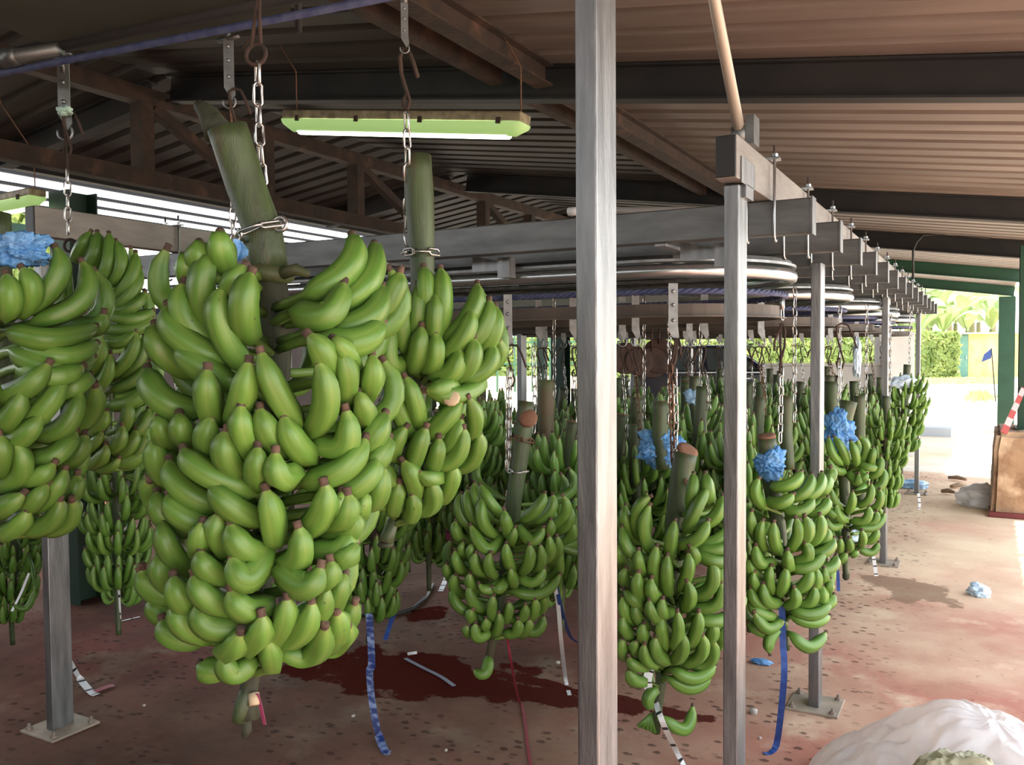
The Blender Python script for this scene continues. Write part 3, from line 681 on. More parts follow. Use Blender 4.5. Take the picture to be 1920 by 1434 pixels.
def crumple(c, size, seed, flat=(1,1,0.7), m=None, sub=5, amp=0.38, f=3.6, smooth=True):
    bm = bmesh.new(); bmesh.ops.create_icosphere(bm, subdivisions=sub, radius=1.0); sv_ = Vector((seed*7.3,seed*1.7,seed*3.9))
    for v in bm.verts:
        d = v.co.normalized(); k = 1 + amp*noise.fractal(d*f*0.5+sv_, 0.8, 2.2, 4) - 0.28*abs(noise.noise(d*f+sv_*2))
        k *= 0.80+0.30*abs(d.z)
        k += 0.14*abs(noise.noise(d*f*2.4+sv_)) + 0.10*abs(noise.noise(d*f*7+sv_)) - 0.06; v.co = Vector((d.x*flat[0]*k*size, d.y*flat[1]*k*size, d.z*flat[2]*k*size))
    me = bpy.data.meshes.new('crumpled'); bm.to_mesh(me); bm.free(); me.materials.append(m or blueplas)
    for p in me.polygons: p.use_smooth = smooth
    return me
def plastic(c, size, seed, label, name='plastic_wrap', flat=(1,1,0.7), m=None, group=None, **kw):
    o = bpy.data.objects.new(name, crumple(c, size, seed, flat, m, **kw)); C.collection.objects.link(o); o.location = c; tag(o, label, 'plastic', group); return o
def ribbon_obj(pts, wd, label, m, name='ribbon', printed=False, group='ribbons tied to the bunches', twist=0.0):
    """Thin hanging strip following pts, facing the open front."""
    pts = [Vector(p) for p in pts]; P = []
    for i in range(len(pts)-1):
        m_ = 10
        for j in range(m_):
            t = j/m_; p0 = pts[max(i-1,0)]; p1 = pts[i]; p2 = pts[i+1]; p3 = pts[min(i+2,len(pts)-1)]
            P.append(0.5*((2*p1)+(p2-p0)*t+(2*p0-5*p1+4*p2-p3)*t*t+(3*p1-p0-3*p2+p3)*t**3))
    P.append(pts[-1]); vs = []; fs = []; mm = []
    for i, p in enumerate(P):
        t = (P[min(i+1,len(P)-1)]-P[max(i-1,0)]).normalized(); a = 0.35+twist*math.sin(i*0.25)
        fl = abs(t.z) < 0.45 and p.z < 0.3; a = 0.0 if fl else a
        s_ = t.cross(Vector((0,0,1))) if fl else t.cross(Vector((-0.48,0.876,0))); s_ = (s_.normalized() if s_.length > 0.05 else Vector((0.876,0.482,0))); u = t.cross(s_).normalized()
        w_ = (s_*math.cos(a)+u*math.sin(a))*wd/2; n_ = t.cross(w_).normalized()*0.0006
        vs += [p-w_-n_, p+w_-n_, p+w_+n_, p-w_+n_]
    for i in range(len(P)-1):
        for k in range(4): fs.append((i*4+k,i*4+(k+1)%4,(i+1)*4+(k+1)%4,(i+1)*4+k)); mm.append(1 if printed and i % 6 == 5 and k in (0,2) else 0)
    fs += [(3,2,1,0),((len(P)-1)*4,(len(P)-1)*4+1,(len(P)-1)*4+2,(len(P)-1)*4+3)]; mm += [0,0]
    b = MB(); b.add(vs, fs, mm); o = b.build(name, [m, blackprint], origin=pts[0]); tag(o, label, 'ribbon', group); return o

RNG = random.Random(7)
def traced_bunch(label, d0, axis, prof, stem, stem_r, fingers, rad, back=26, blen=0.19, baser=0.42, seed=1, dark_from=None, front=1.0):
    """A bunch whose visible fingers follow the photo. axis/prof: tables of y -> axis x and half-width, in photo pixels at depth d0."""
    right = CR @ Vector((1,0,0)); fwd = CR @ Vector((0,0,-1)); fh = Vector((fwd.x,fwd.y,0)).normalized()
    s0 = stem[0]; T = thing('banana_bunch', label, 'bananas', at(s0[0], s0[1], d0 + (s0[2] if len(s0) > 2 else 0)), 'banana bunches on chains')
    px = d0/F; rnd = random.Random(seed)
    def pt(x, y, k):
        ax = lerp_tab(axis, y); Rr = lerp_tab(prof, y)*k; dx = x-ax; dep = math.sqrt(max(0.0, Rr*Rr-dx*dx))*px*front
        return at(x, y, d0-dep*1.0) if dep > 0 else at(x, y, d0)
    count = 0
    for (crop, lst) in fingers:
        x0, y0, sc = crop
        for (tx,ty,mx,my,bx,by) in lst:
            g = [x0+tx/sc, y0+ty/sc, x0+mx/sc, y0+my/sc, x0+bx/sc, y0+by/sc]
            j = rnd.uniform(-0.05,0.05)
            tip = pt(g[0], g[1], 1.0+j); mid = pt(g[2], g[3], 0.97+j)
            # the stalk end sinks towards the stem
            axb = lerp_tab(axis, g[5]); Rb = lerp_tab(prof, g[5])
            dxb = g[4]-axb; kb = 0.72 if abs(dxb) < Rb*0.5 else 0.66
            base = pt(g[4], g[5], kb+j)
            s_y = g[5]+ Rb*0.10; sxp = lerp_tab(axis, s_y); sp = at(sxp + (g[4]-sxp)*0.12, s_y, d0-0.025)
            pts = banana_path(base, mid, tip, 12, sp)
            b = MB(); banana_into(b, pts, rad*rnd.uniform(0.97,1.10), 20, rnd.uniform(0,6.28), 3)
            b.build('banana', [skin, tipm], T, origin=base); count += 1
    # the far side of the bunch
    if back:
        b = MB(); ya, yb = prof[0][0], prof[-1][0]
        for i in range(back):
            y = ya + blen*0.8/px + (yb-ya-blen*0.8/px)*((i*0.618) % 1.0)*0.97 + 12; Rr = lerp_tab(prof, y)*px; az = rnd.uniform(-78,78)
            c = at(lerp_tab(axis,y), y, d0); dirv = (fh*math.cos(R_(az)) + right*math.sin(R_(az))).normalized()
            base = c + dirv*Rr*0.30; tip = c + dirv*Rr*0.92 + Vector((0,0,blen*0.75)); mid = c + dirv*Rr*0.95 + Vector((0,0,blen*0.22))
            banana_into(b, banana_path(base, mid, tip, 9, c+dirv*0.02), rad, 8, rnd.uniform(0,6), 3)
        o = b.build('banana_cluster', [skin, tipm], T); o['kind'] = 'stuff'
    b = MB(); P = [at(q[0], q[1], d0 + (q[2] if len(q) > 2 else 0)) for q in stem]
    k_ = dark_from or len(P)-1
    stem_into(b, P[:k_+1], stem_r[:k_+1], 16, seed=seed); b.build('stem', [stemm, cutm], T)
    if dark_from: b = MB(); stem_into(b, P[k_:], stem_r[k_:], 16, capmi=0, seed=seed+1); b.build('lower_stem', [stemdark], T)
    return T, P

# ---- generic bunches for the rows behind: three prototypes, copied
def gen_hands(rnd, nh, nf, H, Rt):
    out = []
    az = rnd.uniform(0,360)
    for i in range(nh):
        u = i/(nh-1); z = -0.22*H/1.0 - u*H*0.68; R0 = Rt*(1.0-0.42*u**1.6)*(0.86 if i == 0 else 1)
        lst = []
        for k in range(nf):
            a = az + (k//2-(nf/4))*205/(nf/2) + rnd.uniform(-4,4); row = k % 2
            lst.append((z, a, row, R0, rnd))
        out.append(lst); az += 152+rnd.uniform(-12,12)
    return out
def hand_finger(b, f, rad, ns=7, n=8, L=0.19, lean=(0,0)):
    z, a, row, R0, rnd = f; d = Vector((math.cos(R_(a)), math.sin(R_(a)), 0)); j = rnd.uniform(-0.01,0.01)
    s_ = Vector((lean[0]*z, lean[1]*z, z)); base = s_ + d*(R0*0.42) + Vector((0,0,-0.01-0.02*row+j))
    if row: mid = s_ + d*(R0*0.90)+Vector((0,0,-0.005+j)); tip = s_ + d*(R0*1.0+j)+Vector((0,0,L*0.50))
    else: mid = s_ + d*(R0*0.72)+Vector((0,0,0.055+j)); tip = s_ + d*(R0*0.82+j)+Vector((0,0,L*0.82))
    banana_into(b, banana_path(base, mid, tip, n, s_+d*0.02), rad*rnd.uniform(0.92,1.05), ns, rnd.uniform(0,6), 3)
def proto_meshes(seed, nh, nf, H, Rt, rad, ns=7, n=8, L=0.19):
    rnd = random.Random(seed); parts = []
    for h in gen_hands(rnd, nh, nf, H, Rt):
        b = MB()
        for f in h: hand_finger(b, f, rad, ns, n, L)
        parts.append(('hand', b.mesh('hand', [skin, tipm])))
    b = MB(); stem_into(b, [(0.01,0.0,0.03),(0,0,-0.1*H),(0,0,-0.30*H),(0,0,-0.6*H),(0.005,0,-0.95*H),(0.02,0.0,-1.10*H)], [0.036,0.034,0.033,0.026,0.018,0.015], 10, seed=seed)
    parts.append(('stem', b.mesh('stem', [stemm, cutm])))
    return parts
PROTO = [proto_meshes(11,8,14,1.0,0.215,0.0195), proto_meshes(23,9,13,1.0,0.235,0.0185), proto_meshes(37,8,13,0.92,0.225,0.020), proto_meshes(51,9,14,1.05,0.205,0.019)]
PR_OBJ = {}
def make_bunch(k, top, label, rot=0.0, s=1.0, tilt=(0,0), group='banana bunches in the back rows'):
    T = thing('banana_bunch', label, 'bananas', top, group); T.rotation_euler = (tilt[0],tilt[1],rot); T.scale = (s,s,s)
    if k not in PR_OBJ:
        PR_OBJ[k] = []
        for nm, me in PROTO[k]:
            o = bpy.data.objects.new(nm, me); C.collection.objects.link(o); o.parent = T; PR_OBJ[k].append(o)
    else:
        for q in PR_OBJ[k]:
            o = q.copy(); C.collection.objects.link(o); o.parent = T
    return T

def heap(c, rx, ry, h, seed, label, name, m):
    """Soft heap of sheeting: a low dome with long running folds."""
    b = MB(); nu, nv = 150, 46; vs = []
    for j in range(nv+1):
        t = j/nv; prof = math.cos(t*math.pi/2)
        for i in range(nu):
            a = 2*math.pi*i/nu; q = Vector((math.cos(a)*t*2.2+seed, math.sin(a)*t*2.2, seed*0.3))
            wv = noise.noise(q*0.9)*0.8; fold = (1-abs(noise.noise(Vector((a*2.4+wv*2.5, t*1.1+wv, seed)))) *2.2); fold2 = 1-abs(noise.noise(q*3.2+Vector((wv*2,0,0))))*2
            rr = t*(1+0.20*noise.noise(Vector((math.cos(a)*1.6, math.sin(a)*1.6, seed))))
            z = h*(prof**0.75)*(0.86+0.22*noise.noise(q*0.8)+0.09*fold*t+0.03*fold2)
            vs.append((c[0]+rx*rr*math.cos(a), c[1]+ry*rr*math.sin(a), max(0.004, z+0.012*fold2)))
    fs = [(j*nu+i, (j+1)*nu+i, (j+1)*nu+(i+1)%nu, j*nu+(i+1)%nu) for j in range(nv) for i in range(nu)]
    b.add(vs, fs, 0, True); o = b.build(name, m, origin=(c[0],c[1],0)); tag(o, label, 'plastic'); return o
# ================================================================ THE HANGING BUNCHES
C6=(260,230,3.052); C7=(260,650,2.867); C5=(0,900,2.686); C8=(600,1050,3.692); P2=(680,480,5.122); P5=(660,680,3.775)
P4=(1150,860,2.6556); P6=(1390,780,3.116); P3=(830,720,2.515); P7=(0,430,2.5167)
F1 = [(C6,[(275,770,280,850,310,950),(345,700,350,780,380,880),(415,755,360,960,420,1180),(255,930,270,1130,460,1290),(165,1060,240,1230,500,1370),
(480,960,470,1150,620,1420),(90,1170,130,1310,300,1430),(235,1300,350,1390,520,1500),(600,830,540,920,500,1020),(640,870,600,1060,640,1240),(465,645,470,720,500,820),
(1225,655,1200,830,960,990),(1350,700,1310,910,1110,1060),(1170,930,1080,1110,890,1070),(1390,945,1310,1120,1050,1180),(1495,860,1460,960,1380,1080),(1385,1150,1240,1260,1010,1220),
(985,1225,1060,1330,1100,1460),(1125,1245,1190,1320,1230,1440)]),
(C7,[(370,130,370,270,400,400),(590,90,560,260,510,420),(660,40,740,250,860,430),(50,130,130,290,320,340),(110,390,130,460,180,520),(220,375,240,460,300,520),
(390,385,370,490,400,600),(470,460,470,590,560,680),(550,325,560,450,610,570),(655,340,700,470,790,570),(780,385,840,520,940,600),(640,550,640,650,650,735),
(735,575,760,700,850,660),(970,90,1010,290,930,460),(1085,20,1120,180,1080,340),(1255,60,1250,190,1190,290),(1185,260,1210,350,1200,460),(1115,345,1110,530,940,510),
(1320,370,1250,500,1130,600),(1215,505,1100,660,900,720),(1340,500,1270,620,1130,690),(1275,605,1200,730,1020,780),(95,500,105,620,200,760),(165,620,240,770,440,860),
(245,560,360,680,640,780),(395,750,500,860,660,930),(685,775,715,920,730,1050),(60,720,70,790,110,870),(100,795,140,910,270,990),(165,805,230,900,400,960),
(430,905,420,1010,480,1100),(340,955,325,1040,340,1115),(495,960,560,1080,680,1090),(335,1105,370,1190,480,1240),(505,1135,580,1250,700,1070),(130,950,170,1090,290,1210),
(1000,745,990,880,880,1000),(1090,795,1070,870,1010,930),(1125,800,1110,910,1000,940),(1215,800,1190,870,1110,910),(860,975,870,1120,770,1160),(1155,905,1140,980,1000,990),
(1140,980,1080,1090,920,1080),(1160,1070,1110,1130,1000,1130),(975,1190,900,1290,750,1170),(1030,1160,1020,1230,950,1270),(1105,1235,1070,1340,1010,1420),(1010,1300,990,1390,930,1450),
(500,1310,570,1410,710,1380),(300,1235,360,1340,500,1400),(190,1245,230,1350,320,1420),(20,1200,60,1280,180,1330),(115,1130,130,1230,230,1330),(1310,660,1280,780,1220,850)]),
(C5,[(770,600,800,660,880,700),(885,630,930,730,1060,790),(1000,630,1060,740,1240,720),(820,710,880,790,1020,800),(1210,770,1180,840,1110,860),(1320,685,1310,770,1240,850),
(1445,600,1430,710,1370,810),(1570,620,1540,730,1420,820),(1645,545,1620,650,1560,740),(1350,810,1365,880,1370,945),(1130,885,1180,975,1290,890),(1020,935,1070,960,1140,930),
(1635,740,1570,880,1410,860),(1700,670,1690,770,1640,850),(710,470,760,550,860,590)]),
(C8,[(240,300,190,400,120,430),(120,365,130,470,70,560),(190,460,140,560,40,620),(30,460,30,560,-20,640)])]
F2 = [(P2,[(400,330,375,640,430,930),(285,690,260,1010,420,1010),(535,290,530,560,480,830),(590,125,610,350,600,640),(750,135,770,430,750,760),(700,375,690,620,680,860),
(565,690,530,930,470,1090),(695,750,700,980,600,1070),(1100,280,1030,570,770,830),(1040,530,970,770,760,970),(1215,440,1160,690,960,890),(1275,500,1250,750,1080,950),
(925,900,860,1110,650,1120),(1065,800,1030,1040,880,1150),(1240,850,1180,1080,900,1170),(1310,810,1300,960,1150,1110),(610,1280,960,1330,1170,1140),(625,1290,780,1260,880,1190),
(150,560,190,800,250,1000),(60,700,100,900,200,1060)]),
(P5,[(380,110,450,280,470,440),(285,195,340,350,410,510),(240,80,330,190,390,310),(380,460,310,580,300,680),(520,465,470,610,430,720),(615,540,600,660,550,770),
(770,280,650,410,520,530),(830,255,875,430,800,570),(770,400,720,540,640,630),(790,470,750,650,600,730),(900,505,870,670,720,745),(235,715,270,830,330,900),(365,700,435,820,460,940),
(335,850,310,970,290,1060),(425,930,440,1030,390,1110),(560,845,570,990,470,1060),(715,735,690,880,600,970),(160,820,170,940,250,1020),(210,300,220,440,280,520),(480,780,560,820,640,790)])]
F4 = [(P4,[(60,240,65,320,110,420),(45,345,75,450,170,510),(180,190,115,270,130,400),(180,235,150,350,190,470),(465,150,410,260,360,365),(400,80,395,160,380,250),(460,80,470,160,480,230),
(470,315,415,400,320,430),(305,315,285,410,280,500),(545,190,515,280,430,330),(600,290,540,390,410,430),(620,380,540,450,410,440),(600,500,500,510,410,460),(385,440,405,480,390,520),
(125,460,130,525,160,570),(215,440,200,540,220,640),(270,485,265,590,280,680),(375,470,370,570,330,650),(490,510,490,640,390,680),(545,540,525,610,490,650),(370,615,385,690,350,750),
(540,620,510,730,390,740),(60,550,50,600,90,640),(125,570,120,640,150,700),(190,600,195,670,240,710),(245,700,245,770,300,750),(50,690,60,770,110,820),(110,715,120,790,180,840),
(60,660,110,710,160,740),(180,710,195,770,250,820),(50,790,55,850,110,890),(150,825,145,880,180,920),(240,790,240,870,260,940),(320,765,325,870,295,940),(425,765,415,860,370,930),
(495,810,490,880,440,930),(560,830,540,900,510,940),(345,875,345,950,300,1010),(445,880,435,980,350,1020),(500,910,480,1010,390,1035),(210,890,215,970,280,1010),(155,925,165,1000,230,1020),
(115,910,105,940,120,970),(80,990,110,1030,170,1030),(505,1030,400,1095,290,1040),(480,1080,380,1140,270,1080),(80,1050,100,1100,160,1110),(50,900,45,960,90,990),(590,770,510,810,400,790),
(190,1240,175,1195,215,1145),(395,1235,350,1350,245,1280),(640,560,600,640,560,700),(650,680,610,760,540,800),(640,440,620,520,560,580),(30,440,30,490,70,540)])]
F5 = [(P6,[(100,370,80,460,150,535),(350,330,285,400,170,410),(410,345,375,440,280,480),(470,335,445,430,360,480),(505,350,490,420,440,460),(525,305,525,350,490,390),(300,460,230,510,150,490),
(420,490,340,560,240,520),(505,480,470,550,390,565),(125,615,110,700,140,780),(190,625,190,720,220,800),(320,600,330,700,280,780),(375,590,390,680,350,740),(460,580,460,680,400,750),
(500,660,490,720,420,760),(85,760,110,860,200,840),(270,790,275,845,280,890),(375,740,390,820,300,850),(540,720,490,790,400,810),(480,800,400,885,290,880),(555,820,520,890,420,890),
(75,915,75,970,120,1030),(175,880,165,960,190,1030),(260,890,245,980,220,1040),(400,890,375,980,290,1020),(440,895,440,970,410,1010),(485,895,485,950,460,980),(520,960,510,1010,480,1030),
(130,980,150,1080,230,1085),(55,1010,90,1090,170,1100),(310,1005,315,1080,260,1110),(425,1000,410,1080,330,1100),(475,995,470,1070,430,1090),(540,1050,500,1100,400,1105),(515,1100,420,1160,290,1130),
(510,1170,410,1205,290,1160),(80,1150,150,1240,235,1190),(45,1100,110,1150,190,1170),(45,1210,100,1250,180,1260),(165,1380,165,1310,210,1250),(490,1270,390,1350,280,1255),(60,560,60,640,100,700),(50,840,60,900,110,940)])]
F3 = [(P3,[(85,520,85,620,170,690),(120,500,130,600,200,680),(150,470,170,570,230,640),(180,480,230,560,290,630),(190,540,190,650,260,720),(135,670,210,780,280,710),(60,650,70,710,130,750),
(480,520,445,590,370,640),(520,525,510,600,430,650),(570,530,580,610,500,680),(600,580,590,660,510,700),(635,590,620,670,540,720),(475,680,420,740,350,660),(510,645,505,690,480,720),
(610,660,600,720,520,740),(660,690,620,750,560,750),(690,770,640,790,560,760),(95,750,90,790,110,820),(140,755,135,800,160,840),(155,800,155,860,210,890),(225,800,215,860,250,910),
(300,755,305,820,330,880),(410,760,405,840,370,890),(460,760,465,840,430,880),(500,720,505,790,470,840),(540,720,540,800,490,850),(545,800,545,880,490,910),(480,870,430,935,360,905),
(320,870,330,915,340,950),(550,900,460,990,320,970),(20,850,25,890,60,930),(60,790,70,850,110,890),(60,900,55,960,110,1000),(130,895,130,940,160,970),(125,955,145,1030,210,1060),
(175,945,220,970,290,920),(240,960,270,960,300,920),(40,970,80,1050,150,1070),(240,1000,230,1060,240,1110),(140,1065,130,1090,150,1120),(205,1110,205,1130,200,1150),(155,1130,165,1195,230,1165),
(265,1080,265,1140,240,1180),(310,1030,310,1080,290,1120),(390,1040,375,1100,320,1110),(435,1015,430,1080,390,1100),(475,1005,465,1060,430,1080),(355,1110,345,1170,290,1170),
(405,1110,395,1160,350,1180),(475,1095,450,1160,390,1160),(120,1140,115,1165,140,1180),(150,1350,200,1365,215,1280),(340,680,330,720,320,750),(290,600,300,660,320,720)])]
FA = [(P7,[(265,95,265,240,90,400),(390,160,395,330,150,440),(110,190,150,300,90,400),(490,400,440,460,300,440),(445,460,240,520,40,470),(450,540,300,600,110,540),(430,600,240,650,60,560),
(380,650,250,695,100,640),(225,640,120,750,0,790),(105,760,60,880,-40,930),(300,700,200,860,50,940),(375,770,320,920,190,970),(450,740,430,860,320,950),(190,880,120,970,20,1010),
(350,960,260,1070,130,1080),(400,970,370,1060,280,1090),(80,1015,110,1140,0,1220),(305,1140,250,1240,150,1320),(365,1160,340,1240,280,1290),(220,1205,160,1280,110,1320),(105,1250,40,1300,-50,1330),
(285,1280,240,1380,110,1420),(340,1280,320,1370,200,1420),(130,1330,80,1400,10,1440),(0,980,10,1070,-20,1150),(30,220,50,340,20,400),(415,690,340,750,230,760),(250,1110,190,1160,100,1180),(-30,700,-60,800,-90,900),(-60,250,-70,350,-60,450),(-40,1230,-90,1300,-150,1340)])]
FB = [(P7,[(425,15,380,90,350,150),(460,20,450,120,400,200),(515,25,510,160,460,260),(550,60,570,170,520,260),(640,115,610,240,520,330),(660,190,610,310,500,380),(490,240,480,320,440,380),
(680,300,620,370,520,380),(715,385,610,425,490,390),(710,420,620,475,480,460),(640,480,580,530,490,520),(640,490,610,600,520,690),(680,510,650,630,560,700),(480,520,470,620,400,690),(520,590,500,700,440,750),
(690,630,640,710,520,760),(690,740,620,810,500,830),(600,820,600,900,570,940),(500,860,480,920,430,960),(700,850,665,940,600,990),(575,930,560,1010,500,1040),(640,950,610,1030,540,1060),
(680,960,660,1050,580,1070),(690,1020,620,1090,530,1090),(480,960,440,1020,370,1060),(500,1020,480,1080,400,1120),(420,720,410,800,380,860),(560,1080,520,1120,450,1120)])]
FG = [(P6,[(510,130,530,220,590,280),(545,125,590,200,620,285),(510,250,540,310,610,325),(640,150,665,220,670,290),(690,120,730,180,700,265),(770,190,765,240,745,285),(790,300,740,300,690,275),(685,340,675,385,620,325),
(735,340,715,360,700,310),(815,240,805,320,750,350),(830,310,820,400,740,430),(760,400,745,490,680,520),(650,445,645,510,620,560),(525,425,545,500,600,540),(555,520,570,590,620,605),(500,540,540,575,590,570),
(745,530,725,610,640,605),(810,430,805,510,750,545),(790,560,775,620,700,625),(835,570,780,650,660,645),(500,600,530,650,590,625),(705,670,710,720,700,755),(795,665,770,715,720,730),(800,740,760,800,680,765),
(630,715,635,765,625,785),(580,715,575,765,570,790),(680,790,660,805,645,800),(615,800,580,840,560,800)])]

# -- biggest bunch
D1 = 1.74
B1, S1 = traced_bunch('biggest banana bunch, in the left foreground, its thick stem tilted over the chain', D1,
  [(270,440),(430,490),(650,515),(900,505),(1100,488),(1270,468)], [(420,170),(470,195),(550,232),(650,245),(800,234),(900,232),(1000,215),(1100,206),(1180,178),(1250,110)],
  [(425,238,-0.02),(462,350,0),(492,430,0),(502,508,0),(505,515,0),(515,650,0),(505,900,0),(488,1100,0),(475,1240,0),(465,1300,0),(466,1345,0)],
  [0.038,0.038,0.037,0.040,0.033,0.034,0.026,0.022,0.017,0.018,0.023], F1, 0.0240, 22, 0.20, seed=3, dark_from=4)
# torn sheath at the top of the thick stem, collar, and the cut stub at the bottom
b = MB(); stem_into(b, [at(372,196,D1+0.03),at(392,215,D1+0.02),at(410,248,D1)],[0.012,0.022,0.030],10,seed=4); b.build('torn_sheath', stemdark, B1)
b = MB(); b.lathe(at(508,512,D1-0.002),[(0.033,-0.016),(0.045,-0.008),(0.048,0.004),(0.038,0.018)],16,axis=(0.25,0,1)); b.tube([at(530,512,D1-0.03),at(556,505,D1-0.04),at(580,515,D1-0.03)],[0.013,0.012,0.007],8); b.build('stem_collar', mat('collar',(0.07,0.10,0.03),0.6,0,(0.06,0.045,0.025),14), B1)
b = MB(); stem_into(b, [at(466,1290,D1),at(455,1325,D1-0.01),at(448,1352,D1-0.01)],[0.016,0.018,0.015],9,seed=6); b.tube([at(475,1300,D1-0.01),at(477,1322,D1-0.02)],[0.012,0.010],9,1); b.tube([at(462,1340,D1),at(463,1368,D1),at(459,1380,D1)],[0.009,0.010,0.007],8,2); b.build('cut_stub', [stemm, palecut, stemdark], B1)
# -- second bunch under the lamp
D2 = 2.2
B2, S2 = traced_bunch('banana bunch hanging under the glowing lamp, just right of the biggest bunch', D2,
  [(300,785),(560,800),(700,795),(800,785),(900,760),(1000,732)], [(500,118),(560,140),(640,150),(720,148),(800,132),(880,125),(950,95)],
  [(783,292,0),(788,400,0),(792,500,0),(793,640,0),(780,760,0),(765,860,0),(752,930,0),(738,975,-0.03),(723,1018,-0.05)],
  [0.034,0.036,0.030,0.026,0.022,0.02,0.018,0.014,0.019], F2, 0.0225, 18, 0.19, seed=5)
b = MB(); b.lathe(at(723,1020,D2-0.05),[(0.018,-0.006),(0.021,0.0),(0.017,0.006)],10); b.build('dry_flower_end', stemdark, B2)
b = MB(); b.lathe(at(846,746,D2-0.19),[(0.019,-0.004),(0.021,0.0),(0.017,0.006)],10,axis=(0.4,-0.7,0.4)); b.build('cut_crown', palecut, B2)
# -- bunch under the near loop, third from left
D3 = 3.5
B3, S3 = traced_bunch('banana bunch with a brown cut knot on its stem, left of the widest metal post', D3,
  [(760,985),(860,972),(960,962),(1060,945),(1150,928),(1235,915)], [(860,75),(900,118),(980,128),(1060,118),(1120,95),(1190,72)],
  [(987,752,0),(982,800,0),(976,850,0),(966,920,0),(955,1010,0),(945,1060,0),(935,1150,0),(924,1200,0),(912,1260,0)],
  [0.031,0.038,0.036,0.034,0.028,0.022,0.022,0.020,0.012], F3, 0.0220, 16, 0.18, seed=7)
b = MB(); b.lathe(at(990,784,D3-0.035),[(0.008,-0.03),(0.030,-0.012),(0.040,0.0),(0.030,0.010),(0.008,0.016)],12,axis=(0.25,-0.8,0.35)); b.build('cut_knot', cutm, B3)
# -- bunch between the two big posts
D4 = 3.13
B4, S4 = traced_bunch('banana bunch between the two big posts, stem sliced slantwise, one loose finger below', D4,
  [(850,1290),(960,1280),(1100,1268),(1240,1248),(1300,1234),(1375,1228)], [(880,95),(930,128),(1020,140),(1120,140),(1200,128),(1260,104),(1330,60)],
  [(1287,850,0),(1280,880,0),(1272,950,0),(1266,1000,0),(1258,1150,0),(1245,1240,0),(1238,1290,-0.02),(1232,1330,-0.02),(1230,1374,-0.02)],
  [0.040,0.042,0.043,0.036,0.026,0.024,0.019,0.019,0.015], F4, 0.0225, 16, 0.18, seed=9)
b = MB()
for k in range(5): b.tube([at(1222,1338,D4-0.02),at(1210+k*3,1350,D4-0.03),at(1196+k*8,1362+k*3,D4-0.035)],[0.006,0.008,0.007],7,0,capmi=1)
b.build('cut_finger_stubs', [skin, palecut], B4)
# -- bunch right of second post
D5 = 3.42
B5, S5 = traced_bunch('banana bunch right of the black-capped post, blue plastic above and long blue ribbon below', D5,
  [(820,1445),(880,1452),(960,1466),(1060,1474),(1180,1474)], [(880,90),(920,105),(1000,104),(1080,102),(1150,98),(1200,75)],
  [(1438,822,0),(1443,880,0),(1452,940,0),(1462,1000,0),(1466,1080,0),(1470,1160,0),(1474,1218,0)],
  [0.036,0.036,0.032,0.027,0.022,0.016,0.014], F5, 0.0220, 16, 0.175, seed=11)
# -- bunch A, cut by the left edge
DA = 1.95
BA, SA = traced_bunch('banana bunch cut off by the left edge, a scrap of blue plastic on top', DA,
  [(430,-12),(1000,-12)], [(450,165),(560,192),(650,196),(760,184),(860,168),(960,140),(1010,110)],
  [(-14,400,0),(-10,520,0),(0,640,0),(-8,800,0),(-12,1000,0)], [0.036,0.036,0.032,0.025,0.018], FA, 0.0225, 18, 0.20, seed=13)
DB = 2.75
BB, SB = traced_bunch('shaded banana bunch hanging behind the one at the left edge', DB,
  [(430,195),(880,200)], [(440,60),(480,82),(600,96),(750,92),(850,88),(900,60)],
  [(172,470,0.02),(182,520,0),(190,700,0),(200,880,0)], [0.03,0.03,0.026,0.018], FB, 0.0205, 20, 0.19, seed=15)
DG = 4.75
BG, SG = traced_bunch('banana bunch right of the bolted post, a big crumple of blue plastic round its stem', DG,
  [(790,1578),(900,1590),(1000,1592),(1060,1585)], [(810,75),(860,88),(930,90),(1000,82),(1050,66)],
  [(1592,752,0),(1582,800,0),(1580,860,0),(1584,940,0),(1586,1030,0),(1585,1065,0),(1587,1080,0)], [0.042,0.036,0.03,0.026,0.018,0.015,0.018], FG, 0.0215, 14, 0.175, seed=17)
b = MB(); b.lathe(at(1586,1078,DG),[(0.012,0.02),(0.020,0.0),(0.017,-0.02),(0.008,-0.028)],9); b.build('dry_flower_end', stemdark, BG)
# wet slanting cut faces at the stem tops
for (T, x, y, d, r, ax, nm) in [(B4,1289,845,D4,0.040,(0.55,-0.25,0.8),0),(B5,1438,818,D5,0.034,(-0.1,-0.2,1),0)]:
    b = MB(); b.lathe(at(x,y,d),[(r*1.02,-0.006),(r,0.006),(r*0.6,0.008)],14,axis=ax); b.build('cut_end', cutm, T)

